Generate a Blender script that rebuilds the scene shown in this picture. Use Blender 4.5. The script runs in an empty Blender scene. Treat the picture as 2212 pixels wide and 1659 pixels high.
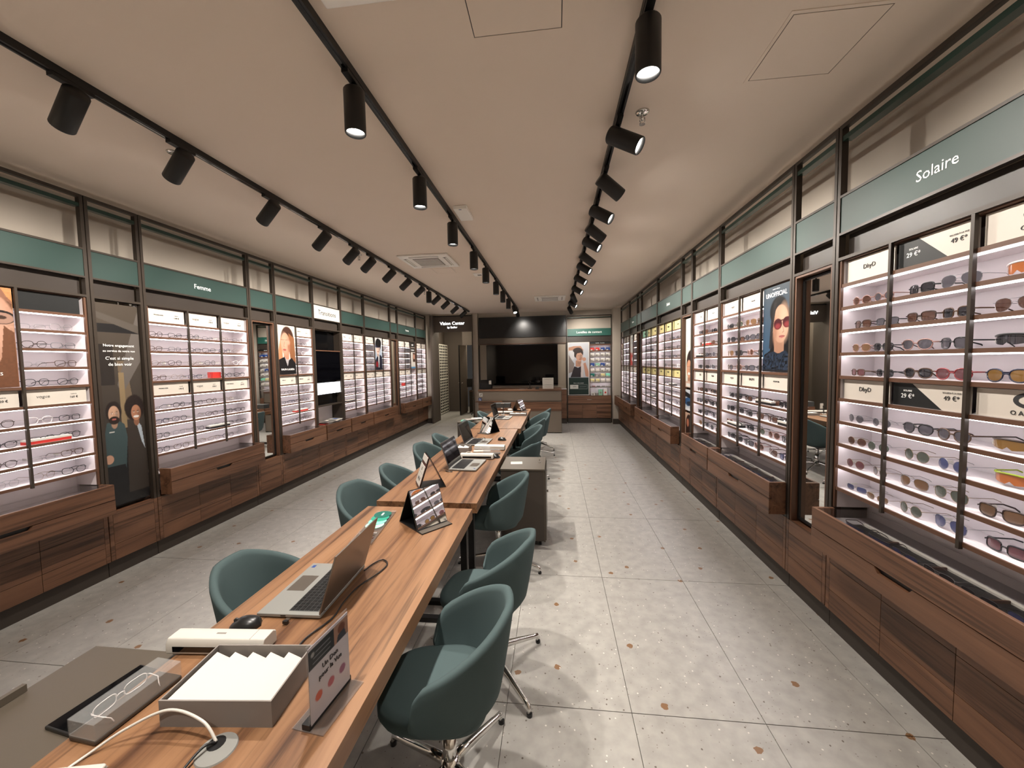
import bpy, bmesh, math, random
import numpy as np
from mathutils import Matrix, Vector, Euler

# ---------------------------------------------------------------- camera, world, exposure
SC = bpy.context.scene
COL = SC.collection
CAM_H = 1.68
def _cam():
    yaw, pit, roll = .11234, .05649, .01739
    f = Vector((-math.sin(yaw) * math.cos(pit), math.cos(yaw) * math.cos(pit), -math.sin(pit)))
    r = Vector((math.cos(yaw), math.sin(yaw), 0)); d = f.cross(r)
    r2 = math.cos(roll) * r + math.sin(roll) * d
    d2 = -math.sin(roll) * r + math.cos(roll) * d
    cd = bpy.data.cameras.new('camera'); o = bpy.data.objects.new('camera', cd); COL.objects.link(o)
    cd.sensor_fit = 'HORIZONTAL'; cd.sensor_width = 36.0; cd.lens = 824.9 / 2212 * 36
    cd.clip_start = .02; cd.clip_end = 100
    m = Matrix((r2, -d2, -f)).transposed().to_4x4(); m.translation = (0, 0, CAM_H)
    o.matrix_world = m; SC.camera = o
_cam()
W = bpy.data.worlds.new('world'); SC.world = W; W.use_nodes = True
W.node_tree.nodes['Background'].inputs[0].default_value = (.9, .85, .8, 1)
W.node_tree.nodes['Background'].inputs[1].default_value = .02
SC.view_settings.view_transform = 'Standard'; SC.view_settings.look = 'None'
SC.view_settings.gamma = 1.0; SC.view_settings.use_curve_mapping = False
SC.view_settings.exposure = 0.92
SPOT_W, LED_E, DISC_E = 68.0, 7.0, 30.0
SPOT_COL = (1.0, .925, .84)
random.seed(7)
PI = math.pi

# ---------------------------------------------------------------- materials
def srgb(r, g, b):
    c = []
    for v in (r, g, b):
        v /= 255; c.append(v / 12.92 if v <= .04045 else ((v + .055) / 1.055) ** 2.4)
    return tuple(c)
MATS = {}
def nodes_of(name):
    m = bpy.data.materials.new(name); m.use_nodes = True
    nt = m.node_tree; b = nt.nodes['Principled BSDF']; MATS[name] = m
    return m, nt, b
def plain(name, col, rough=.5, metal=0.0, spec=.5, var=0.0, vscale=30.0, coat=0.0):
    m, nt, b = nodes_of(name)
    b.inputs['Base Color'].default_value = (*col, 1); b.inputs['Roughness'].default_value = rough
    b.inputs['Metallic'].default_value = metal; b.inputs['Specular IOR Level'].default_value = spec
    if coat: b.inputs['Coat Weight'].default_value = coat
    if var:
        n = nt.nodes.new('ShaderNodeTexNoise'); n.inputs['Scale'].default_value = vscale; n.inputs['Detail'].default_value = 3
        g = nt.nodes.new('ShaderNodeNewGeometry'); nt.links.new(g.outputs['Position'], n.inputs['Vector'])
        r = nt.nodes.new('ShaderNodeMapRange'); r.inputs[3].default_value = 1 - var; r.inputs[4].default_value = 1 + var
        nt.links.new(n.outputs['Fac'], r.inputs[0])
        x = nt.nodes.new('ShaderNodeVectorMath'); x.operation = 'SCALE'; x.inputs[0].default_value = col
        nt.links.new(r.outputs[0], x.inputs['Scale']); nt.links.new(x.outputs[0], b.inputs['Base Color'])
    return m
def emis(name, col, e):
    m, nt, b = nodes_of(name)
    b.inputs['Base Color'].default_value = (*col, 1); b.inputs['Emission Color'].default_value = (*col, 1)
    b.inputs['Emission Strength'].default_value = e
    return m
def glassy(name, col, alpha, rough=.03, tint=(1, 1, 1)):
    """thin sheet: part transparent, part glossy/diffuse coat"""
    m, nt, b = nodes_of(name)
    b.inputs['Base Color'].default_value = (*col, 1); b.inputs['Roughness'].default_value = rough
    t = nt.nodes.new('ShaderNodeBsdfTransparent'); t.inputs[0].default_value = (*tint, 1)
    x = nt.nodes.new('ShaderNodeMixShader'); x.inputs[0].default_value = alpha
    nt.links.new(t.outputs[0], x.inputs[1]); nt.links.new(b.outputs[0], x.inputs[2])
    nt.links.new(x.outputs[0], nt.nodes['Material Output'].inputs[0])
    return m
def wood(name, dark, mid, light, axis=1, rough=.42, sc=1.0):
    m, nt, b = nodes_of(name); L = nt.links.new; N = nt.nodes.new
    g = N('ShaderNodeNewGeometry'); oi = N('ShaderNodeObjectInfo')
    off = N('ShaderNodeVectorMath'); off.operation = 'SCALE'; off.inputs[0].default_value = (13.1, 7.7, 5.3)
    L(oi.outputs['Random'], off.inputs['Scale'])
    add = N('ShaderNodeVectorMath'); L(g.outputs['Position'], add.inputs[0]); L(off.outputs[0], add.inputs[1])
    mp = N('ShaderNodeMapping'); s = [9 * sc] * 3; s[axis] = .55 * sc; mp.inputs['Scale'].default_value = s
    L(add.outputs[0], mp.inputs[0])
    n1 = N('ShaderNodeTexNoise'); n1.inputs['Scale'].default_value = 1.1; n1.inputs['Detail'].default_value = 5
    n1.inputs['Roughness'].default_value = .62; n1.inputs['Distortion'].default_value = .9; L(mp.outputs[0], n1.inputs['Vector'])
    r1 = N('ShaderNodeValToRGB'); e = r1.color_ramp.elements
    e[0].position = .32; e[0].color = (*dark, 1); e[1].position = .68; e[1].color = (*light, 1)
    k = e.new(.47); k.color = (*mid, 1); L(n1.outputs['Fac'], r1.inputs[0])
    mp2 = N('ShaderNodeMapping'); s = [26 * sc] * 3; s[axis] = .5 * sc; mp2.inputs['Scale'].default_value = s
    L(add.outputs[0], mp2.inputs[0])
    n2 = N('ShaderNodeTexNoise'); n2.inputs['Scale'].default_value = 1; n2.inputs['Detail'].default_value = 4
    n2.inputs['Distortion'].default_value = 1.6; L(mp2.outputs[0], n2.inputs['Vector'])
    r2 = N('ShaderNodeValToRGB'); e = r2.color_ramp.elements
    e[0].position = .35; e[0].color = (.36, .34, .32, 1); e[1].position = .45; e[1].color = (1, 1, 1, 1); L(n2.outputs['Fac'], r2.inputs[0])
    mx = N('ShaderNodeMix'); mx.data_type = 'RGBA'; mx.blend_type = 'MULTIPLY'; mx.inputs[0].default_value = .75
    L(r1.outputs[0], mx.inputs[6]); L(r2.outputs[0], mx.inputs[7])
    L(mx.outputs[2], b.inputs['Base Color']); b.inputs['Roughness'].default_value = rough
    return m
def vcol(name, rough=.35):
    m, nt, b = nodes_of(name)
    a = nt.nodes.new('ShaderNodeVertexColor'); a.layer_name = 'print'
    nt.links.new(a.outputs[0], b.inputs['Base Color']); b.inputs['Roughness'].default_value = rough
    return m
def terrazzo(name):
    m, nt, b = nodes_of(name); L = nt.links.new; N = nt.nodes.new
    g = N('ShaderNodeNewGeometry')
    n0 = N('ShaderNodeTexNoise'); n0.inputs['Scale'].default_value = 14; n0.inputs['Detail'].default_value = 6; L(g.outputs['Position'], n0.inputs['Vector'])
    r0 = N('ShaderNodeValToRGB'); e = r0.color_ramp.elements
    e[0].position = .3; e[0].color = (*srgb(150, 147, 142), 1); e[1].position = .7; e[1].color = (*srgb(168, 165, 159), 1); L(n0.outputs['Fac'], r0.inputs[0])
    cur = r0.outputs[0]
    nz = N('ShaderNodeTexNoise'); nz.inputs['Scale'].default_value = 60; L(g.outputs['Position'], nz.inputs['Vector'])
    for scale, rad, pick, col in ((2.6, .045, .5, srgb(124, 92, 64)), (13, .055, .22, srgb(96, 88, 80)), (15.3, .06, .26, srgb(206, 202, 194)), (40, .10, .16, srgb(128, 122, 114))):
        dz = N('ShaderNodeVectorMath'); dz.operation = 'MULTIPLY_ADD'; dz.inputs[1].default_value = (.035 / scale ** .6,) * 3
        L(nz.outputs['Color'], dz.inputs[0]); L(g.outputs['Position'], dz.inputs[2])
        v = N('ShaderNodeTexVoronoi'); v.inputs['Scale'].default_value = scale; v.voronoi_dimensions = '2D'; L(dz.outputs[0], v.inputs['Vector'])
        c1 = N('ShaderNodeMath'); c1.operation = 'LESS_THAN'; c1.inputs[1].default_value = rad; L(v.outputs['Distance'], c1.inputs[0])
        sp = N('ShaderNodeSeparateColor'); L(v.outputs['Color'], sp.inputs[0])
        c2 = N('ShaderNodeMath'); c2.operation = 'LESS_THAN'; c2.inputs[1].default_value = pick; L(sp.outputs[0], c2.inputs[0])
        c3 = N('ShaderNodeMath'); c3.operation = 'MULTIPLY'; L(c1.outputs[0], c3.inputs[0]); L(c2.outputs[0], c3.inputs[1])
        mx = N('ShaderNodeMix'); mx.data_type = 'RGBA'; L(c3.outputs[0], mx.inputs[0]); L(cur, mx.inputs[6]); mx.inputs[7].default_value = (*col, 1)
        cur = mx.outputs[2]
    L(cur, b.inputs['Base Color']); b.inputs['Roughness'].default_value = .38
    return m
terrazzo('floor_tile')
plain('grout', srgb(95, 90, 84), .8)
plain('ceiling_paint', srgb(222, 208, 194), .9, var=.02, vscale=3)
plain('wall_paint', srgb(178, 168, 155), .85, var=.02, vscale=4)
plain('wall_dark', srgb(88, 78, 70), .75)
plain('bronze', srgb(56, 48, 41), .4, .2)
plain('black_steel', srgb(22, 20, 19), .4, .3)
plain('track_black', srgb(12, 12, 12), .45)
plain('green_rail', srgb(10, 44, 36), .35)
plain("sign_green", srgb(33, 55, 50), .5)
plain('sign_green_dark', srgb(30, 82, 72), .5)
plain('header_taupe', srgb(50, 43, 38), .4)
plain('strip_taupe', srgb(84, 74, 64), .4)
plain('kick_dark', srgb(58, 50, 44), .6)
plain('panel_white', srgb(208, 200, 202), .5)
plain('tray_shaded', srgb(148, 143, 146), .6)  # white tray greyed: shadow inside the case is put into its colour
plain('card_white', srgb(194, 186, 176), .5)
plain('card_yellow', srgb(190, 178, 124), .5)
plain('card_mint', srgb(126, 172, 146), .5)
plain('card_black', srgb(11, 13, 13), .5)
plain('ink', srgb(40, 40, 42), .6)
plain('ink_grey', srgb(120, 116, 112), .6)
plain('ink_red', srgb(190, 60, 50), .6)
plain('ink_white', srgb(240, 240, 238), .5)
plain('white_plastic', srgb(188, 184, 176), .4)
plain('fixture_white', srgb(240, 237, 232), .45)
plain('white_paper', srgb(192, 188, 180), .7)
plain('grey_card', srgb(122, 115, 110), .7)
plain('black_plastic', srgb(20, 20, 21), .32)
plain('dark_gloss', srgb(8, 8, 9), .08)
plain('screen_off', srgb(3, 3, 5), .06)
plain('red_card', srgb(178, 44, 38), .5)
plain('laptop_grey', srgb(142, 142, 138), .4, .4)
plain('laptop_lid', srgb(120, 112, 104), .3, .7)
plain('key_dark', srgb(52, 54, 54), .5)
plain('chrome', (.75, .74, .72), .12, 1.0)
plain('mirror', (.86, .87, .86), .015, 1.0)
plain('fabric', srgb(68, 82, 83), .85, spec=.2, var=.06, vscale=400)
plain('taupe_metal', srgb(80, 72, 62), .45, .1)
plain('taupe_dark', srgb(66, 58, 51), .5)
plain('counter_grey', srgb(112, 101, 89), .5)
plain('backboard', srgb(142, 130, 114), .5)
plain('brown_leather', srgb(76, 40, 30), .45)
plain('white_lattice', srgb(226, 222, 210), .5)
plain('blue_sign', srgb(24, 58, 120), .5)
plain('green_disc1', srgb(12, 88, 76), .4); plain('green_disc2', srgb(40, 140, 118), .4)
plain('green_disc3', srgb(120, 200, 170), .4); plain('green_disc4', srgb(160, 220, 186), .4)
wood('wood_table', (.07, .028, .013), (.185, .090, .042), (.25, .130, .064), 1, .38)
wood('wood_cab', (.05, .02, .010), (.135, .062, .033), (.19, .09, .048), 1, .4)
wood('wood_cab_x', (.06, .026, .014), (.155, .075, .042), (.215, .108, .06), 0, .4)
plain('wood_edge', srgb(88, 60, 44), .45)
emis('led', (1.0, .97, .98), LED_E)
emis('spot_disc', (1.0, .95, .88), DISC_E)
emis('lit_letters', (1, 1, 1), 2.2)
emis('lit_card', (.9, .95, 1.0), .7)
def sheet(name, milky=0.0, ior=1.45):
    m, nt, b = nodes_of(name); N = nt.nodes.new; L = nt.links.new
    t = N('ShaderNodeBsdfTransparent'); g = N('ShaderNodeBsdfGlossy'); g.inputs['Roughness'].default_value = .02; lw = N('ShaderNodeLayerWeight'); lw.inputs[0].default_value = .5
    pw = N('ShaderNodeMath'); pw.operation = 'POWER'; pw.inputs[1].default_value = 5; L(lw.outputs['Facing'], pw.inputs[0]); f = N('ShaderNodeMath'); f.operation = 'MULTIPLY_ADD'; f.inputs[1].default_value = .8; f.inputs[2].default_value = .03; L(pw.outputs[0], f.inputs[0])
    x = N('ShaderNodeMixShader'); L(f.outputs[0], x.inputs[0]); L(t.outputs[0], x.inputs[1]); L(g.outputs[0], x.inputs[2]); o = x
    if milky:
        b.inputs['Base Color'].default_value = (.8, .8, .8, 1); o = N('ShaderNodeMixShader'); o.inputs[0].default_value = milky; L(x.outputs[0], o.inputs[1]); L(b.outputs[0], o.inputs[2])
    L(o.outputs[0], nt.nodes['Material Output'].inputs[0])
sheet('glass_top')
sheet('acrylic', .07)
sheet('lens_clear', .02)
for n_, c_ in dict(black=(24, 24, 28), brown=(66, 42, 32), grey=(66, 64, 70), blue=(52, 58, 92), green=(62, 68, 60), amber=(112, 82, 36), rose=(88, 52, 56), orange=(150, 84, 36), tan=(94, 68, 44)).items():
    glassy('lens_' + n_, srgb(*c_), .93, .06)
for n_, c_, mt in (('black', (20, 20, 22), 0), ('brown', (46, 29, 22), 0), ('gold', (132, 110, 82), .8), ('silver', (150, 150, 152), .8), ('rose', (142, 108, 100), 0), ('navy', (20, 27, 52), 0), ('red', (128, 40, 44), 0), ('clear', (206, 198, 196), 0), ('lime', (160, 178, 40), 0), ('tortoise', (70, 46, 28), 0), ('teal', (50, 120, 126), 0), ('grey', (96, 94, 98), .2)):
    plain('frame_' + n_, srgb(*c_), .28, mt)
vcol('print')

# ---------------------------------------------------------------- mesh helpers
class MB:
    def __init__(s): s.v, s.f, s.m = [], [], []
    def add(s, v, f, mi=0):
        b = len(s.v); s.v += [tuple(p) for p in v]; s.f += [tuple(i + b for i in q) for q in f]; s.m += [mi] * len(f); return s
    def box(s, x0, x1, y0, y1, z0, z1, mi=0):
        return s.add([(x0, y0, z0), (x1, y0, z0), (x1, y1, z0), (x0, y1, z0), (x0, y0, z1), (x1, y0, z1), (x1, y1, z1), (x0, y1, z1)],
                     [(0, 3, 2, 1), (4, 5, 6, 7), (0, 1, 5, 4), (1, 2, 6, 5), (2, 3, 7, 6), (3, 0, 4, 7)], mi)
    def prism(s, pts, t0, t1, plane='xz', mi=0):
        """polygon pts extruded; xz -> along y, xy -> along z, yz -> along x"""
        def P(a, b, t): return (a, t, b) if plane == 'xz' else ((a, b, t) if plane == 'xy' else (t, a, b))
        n = len(pts); v = [P(a, b, t0) for a, b in pts] + [P(a, b, t1) for a, b in pts]
        f = [tuple(range(n))[::-1], tuple(range(n, 2 * n))] + [(i, (i + 1) % n, n + (i + 1) % n, n + i) for i in range(n)]
        return s.add(v, f, mi)
    def cyl(s, p0, p1, r0, r1=None, n=12, mi=0, caps=True):
        r1 = r0 if r1 is None else r1
        p0, p1 = Vector(p0), Vector(p1); d = (p1 - p0).normalized()
        a = d.orthogonal().normalized(); b = d.cross(a)
        v = []
        for p, r in ((p0, r0), (p1, r1)):
            for i in range(n):
                t = 2 * PI * i / n; v.append(p + a * (r * math.cos(t)) + b * (r * math.sin(t)))
        f = [(i, (i + 1) % n, n + (i + 1) % n, n + i) for i in range(n)]
        if caps: f += [tuple(range(n))[::-1], tuple(range(n, 2 * n))]
        return s.add(v, f, mi)
    def tube(s, pts, r, n=6, closed=False, mi=0, flat=1.0):
        pts = [Vector(p) for p in pts]; k = len(pts); v = []
        up = Vector((0, 0, 1))
        for i, p in enumerate(pts):
            t = (pts[(i + 1) % k] - pts[i - 1]) if closed else (pts[min(i + 1, k - 1)] - pts[max(i - 1, 0)])
            t.normalize(); a = t.cross(up)
            if a.length < .05: a = t.cross(Vector((0, 1, 0)))
            a.normalize(); b = t.cross(a)
            rr = r[i] if isinstance(r, (list, tuple)) else r
            for j in range(n):
                q = 2 * PI * j / n; v.append(p + a * (rr * math.cos(q) * flat) + b * (rr * math.sin(q)))
        f = []
        for i in range(k if closed else k - 1):
            for j in range(n):
                f.append((i * n + j, i * n + (j + 1) % n, ((i + 1) % k) * n + (j + 1) % n, ((i + 1) % k) * n + j))
        if not closed: f += [tuple(range(n))[::-1], tuple(range((k - 1) * n, k * n))]
        return s.add(v, f, mi)
    def grid(s, rows, mi=0, closed=False):
        n = len(rows[0]); v = [p for r in rows for p in r]; f = []
        for i in range(len(rows) - 1):
            for j in range(n if closed else n - 1):
                f.append((i * n + j, i * n + (j + 1) % n, (i + 1) * n + (j + 1) % n, (i + 1) * n + j))
        return s.add(v, f, mi)
    def mesh(s, name, mats, smooth=False):
        me = bpy.data.meshes.new(name); me.from_pydata(s.v, [], s.f)
        for m in ([mats] if isinstance(mats, str) else mats): me.materials.append(MATS[m])
        me.polygons.foreach_set('material_index', s.m)
        if smooth: me.polygons.foreach_set('use_smooth', [True] * len(s.f))
        me.update(); return me
    def build(s, name, mats, parent=None, smooth=False, bevel=0, loc=None):
        return obj(name, s.mesh(name, mats, smooth), parent, bevel, loc)
def obj(name, me, parent=None, bevel=0, loc=None, rotz=0):
    o = bpy.data.objects.new(name, me); COL.objects.link(o)
    if parent: o.parent = parent
    if loc: o.location = loc
    if rotz: o.rotation_euler = (0, 0, rotz)
    if bevel:
        b = o.modifiers.new('bevel', 'BEVEL'); b.width = bevel; b.segments = 2; b.limit_method = 'ANGLE'; b.angle_limit = .7
        if not me.polygons[0].use_smooth:
            me.polygons.foreach_set('use_smooth', [True] * len(me.polygons)); b.harden_normals = True
    return o
def tag(o, label=None, cat=None, group=None, kind=None):
    if label: o['label'] = label
    if cat: o['category'] = cat
    if group: o['group'] = group
    if kind: o['kind'] = kind
    return o
def thing(name, label, cat, loc=(0, 0, 0), rotz=0, group=None):
    o = bpy.data.objects.new(name, None); COL.objects.link(o); o.empty_display_size = .1
    o.location = loc; o.rotation_euler = (0, 0, rotz)
    return tag(o, label, cat, group)
def box(name, x0, x1, y0, y1, z0, z1, mat, parent=None, bevel=0):
    return MB().box(x0, x1, y0, y1, z0, z1).build(name, mat, parent, bevel=bevel)
def copy_tree(o, parent=None):
    c = o.copy(); COL.objects.link(c); c.parent = parent
    for ch in list(o.children): copy_tree(ch, c)
    return c
TXT = {}
def text_mesh(s, size, mat, align='CENTER', ext=.0006, spacing=1.0):
    key = (s, size, mat, align)
    if key in TXT: return TXT[key]
    cu = bpy.data.curves.new('lettering', 'FONT'); cu.body = s; cu.size = size; cu.align_x = align; cu.align_y = 'CENTER'
    cu.extrude = ext; cu.resolution_u = 2; cu.space_character = spacing
    t = bpy.data.objects.new('lettering', cu); COL.objects.link(t)
    dg = bpy.context.evaluated_depsgraph_get(); me = bpy.data.meshes.new_from_object(t.evaluated_get(dg))
    bpy.data.objects.remove(t); bpy.data.curves.remove(cu)
    me.transform(Matrix.Rotation(PI / 2, 4, 'X')); me.materials.clear(); me.materials.append(MATS[mat]); me.name = 'lettering'
    TXT[key] = me; return me
def text(s, size, mat, parent, x, y, z, align='CENTER', name='lettering', rotz=0, spacing=1.0):
    return obj(name, text_mesh(s, size, mat, align, spacing=spacing), parent, loc=(x, y, z), rotz=rotz)

# --------------------------------------------------------------- printed pictures (vertex-coloured sheets)
class Canvas:
    def __init__(s, nx, nz, base):
        s.nx, s.nz = nx, nz
        s.u, s.w = np.meshgrid(np.linspace(0, 1, nx), np.linspace(0, 1, nz))
        s.asp = nx / nz; s.c = np.ones((nz, nx, 3)) * np.array(srgb(*base))
    def blend(s, a, col):
        a = np.clip(a, 0, 1)[..., None]; s.c = s.c * (1 - a) + np.array(srgb(*col)) * a; return s
    def ell(s, cx, cy, rx, ry, col, rot=0, soft=.12):
        dx, dy = (s.u - cx) * s.asp, s.w - cy; c, n = math.cos(rot), math.sin(rot)
        r = np.sqrt(((dx * c + dy * n) / (rx * s.asp)) ** 2 + ((-dx * n + dy * c) / ry) ** 2)
        return s.blend((1 - r) / soft + .5, col)
    def poly(s, pts, col):
        ins = np.zeros(s.u.shape, bool); n = len(pts)
        for i in range(n):
            (x0, y0), (x1, y1) = pts[i], pts[(i + 1) % n]
            if y0 == y1: continue
            ins ^= ((y0 > s.w) != (y1 > s.w)) & (s.u < (x1 - x0) * (s.w - y0) / (y1 - y0) + x0)
        return s.blend(ins.astype(float), col)
    def rect(s, x0, x1, y0, y1, col):
        return s.blend(((s.u >= x0) & (s.u <= x1) & (s.w >= y0) & (s.w <= y1)).astype(float), col)
    def line(s, pts, wd, col):
        for (x0, y0), (x1, y1) in zip(pts[:-1], pts[1:]):
            ax, ay, bx, by = x0 * s.asp, y0, x1 * s.asp, y1; dx, dy = bx - ax, by - ay; L2 = dx * dx + dy * dy + 1e-9
            t = np.clip(((s.u * s.asp - ax) * dx + (s.w - ay) * dy) / L2, 0, 1)
            d = np.hypot(s.u * s.asp - ax - t * dx, s.w - ay - t * dy); s.blend((wd - d) / (wd * .5) + .5, col)
        return s
    def grad(s, c0, c1, ang=90):
        t = s.u * math.cos(math.radians(ang)) + s.w * math.sin(math.radians(ang)); t = (t - t.min()) / (t.max() - t.min())
        s.c = np.array(srgb(*c0)) * (1 - t[..., None]) + np.array(srgb(*c1)) * t[..., None]; return s
    def noise(s, seed, amt, mask=None, cell=4):
        r = np.random.RandomState(seed); k = r.rand(s.nz // cell + 2, s.nx // cell + 2)
        yi = (np.arange(s.nz) // cell); xi = (np.arange(s.nx) // cell); q = k[yi][:, xi] - .5
        f = 1 + q * amt * (1 if mask is None else mask); s.c = np.clip(s.c * f[..., None], 0, 1); return s
    def face(s, cx, cy, r, skin, hair, brow=(60, 44, 36), lips=(176, 96, 90), turn=0.0, glasses=None):
        """frontal / slightly turned head of half-height r"""
        a = 1 / s.asp
        sh = tuple(int(v * .8) for v in skin)
        s.ell(cx, cy - r * 1.15, r * .42 * a, r * .55, sh)
        s.ell(cx, cy, r * .74 * a, r, skin, soft=.08)
        s.ell(cx - turn * r * .5 * a + r * .45 * a, cy - r * .1, r * .26 * a, r * .6, sh, soft=.9)
        t = turn * r * a
        for sx in (-1, 1):
            ex = cx + t * .35 + sx * r * .3 * a
            s.ell(ex, cy + r * .1, r * .14 * a, r * .06, (238, 232, 226)); s.ell(ex + t * .05, cy + r * .1, r * .065 * a, r * .06, (50, 40, 34))
            s.line([(ex - r * .17 * a, cy + r * .25), (ex + r * .16 * a, cy + r * .27)], r * .025, brow)
        s.line([(cx + t * .4 - .03 * r, cy + r * .08), (cx + t * .5, cy - r * .24), (cx + t * .35, cy - r * .27)], r * .03, sh)
        s.ell(cx + t * .35, cy - r * .52, r * .24 * a, r * .07, lips); s.line([(cx + t * .35 - r * .22 * a, cy - r * .52), (cx + t * .35 + r * .22 * a, cy - r * .52)], r * .012, (110, 50, 46))
        if glasses:
            for sx in (-1, 1): s.ell(cx + t * .35 + sx * r * .32 * a, cy + r * .08, r * .27 * a, r * .22, glasses, soft=.06)
            s.line([(cx + t * .35 - .1 * r * a, cy + r * .12), (cx + t * .35 + .1 * r * a, cy + r * .12)], r * .03, glasses)
        return s
    def build(s, name, w, h, parent, x, y, z0, thick=.004):
        """sheet of w x h metres facing local -y, lower edge at z0, centred on x"""
        nx, nz = s.nx, s.nz; me = bpy.data.meshes.new(name)
        X, Z = x - w / 2 + w * s.u.ravel(), z0 + h * s.w.ravel()
        v = np.stack([X, np.full(nx * nz, y), Z], 1)
        vb = np.array([[x - w / 2, y + thick, z0], [x + w / 2, y + thick, z0], [x + w / 2, y + thick, z0 + h], [x - w / 2, y + thick, z0 + h]])
        i = (np.arange(nz - 1)[:, None] * nx + np.arange(nx - 1)[None, :]).ravel(); b = nx * nz
        f = np.stack([i, i + 1, i + nx + 1, i + nx], 1).tolist()
        c = [0, nx - 1, nx * nz - 1, nx * (nz - 1)]
        f += [(b, b + 3, b + 2, b + 1), (c[0], b, b + 1, c[1]), (c[1], b + 1, b + 2, c[2]), (c[2], b + 2, b + 3, c[3]), (c[3], b + 3, b, c[0])]
        me.from_pydata(np.concatenate([v, vb]).tolist(), [], f)
        at = me.color_attributes.new('print', 'FLOAT_COLOR', 'POINT')
        cc = np.ones((b + 4, 4), np.float32); cc[:b, :3] = s.c.reshape(-1, 3) * .58; cc[b:, :3] = .1
        at.data.foreach_set('color', cc.ravel()); me.materials.append(MATS['print'])
        return obj(name, me, parent)

# ---------------------------------------------------------------- the room
XR, XL, H = 1.66, -3.57, 3.06            # front of the wall frames right and left, ceiling height
YB, YF = 10.62, -4.2                     # back wall, wall behind the camera
WR, WL = XR + .27, XL - .27
def struct(name, mb, mat, parent=None, bevel=0):
    o = mb.build(name, mat, parent, bevel=bevel)
    if parent is None: o['kind'] = 'structure'
    return o
fl = struct('floor', MB().box(-4.2, 2.3, YF - .2, 14.6, -.1, -.008), 'grout')
tile = MB().box(-.2985, .2985, -.5755, .5755, -.008, 0).mesh('tile', 'floor_tile')
for i in range(-7, 3):
    for j in range(-6, 11):
        xc, yc = .347 + .6 * i + .3, 1.78 + 1.155 * j + .5775
        if yc > YB + .6 and xc > -2.0: continue
        obj('tile', tile, fl, loc=(xc, yc, 0))
struct('ceiling', MB().box(-4.2, 2.3, YF - .2, 14.6, H, H + .1), 'ceiling_paint')
struct('wall_right', MB().box(WR, WR + .12, YF, YB + .3, 0, H), 'wall_paint')
struct('wall_left', MB().box(WL - .12, WL, YF, 14.4, 0, H), 'wall_paint')
struct('wall_front', MB().box(-4.2, 2.3, YF - .12, YF, 0, H), 'wall_paint')
struct('wall_back', MB().box(-2.12, 2.2, YB + .35, YB + .47, 0, H), 'wall_paint')
# pilasters of the end wall
struct('pilaster_right', MB().box(1.53, WR, 10.3, YB + .35, 0, H), 'wall_paint')
struct('pilaster_left', MB().box(WL, -3.44, 10.42, YB + .1, 0, H), 'wall_paint')
struct('pilaster_door', MB().box(-2.26, -2.12, 10.5, 14.3, 0, H), 'wall_paint')
struct('baseboard_right', MB().box(1.515, WR, 10.285, 10.3, 0, .14), 'kick_dark')
struct('baseboard_left', MB().box(WL, -3.43, 10.405, 10.42, 0, .14), 'kick_dark')

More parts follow.
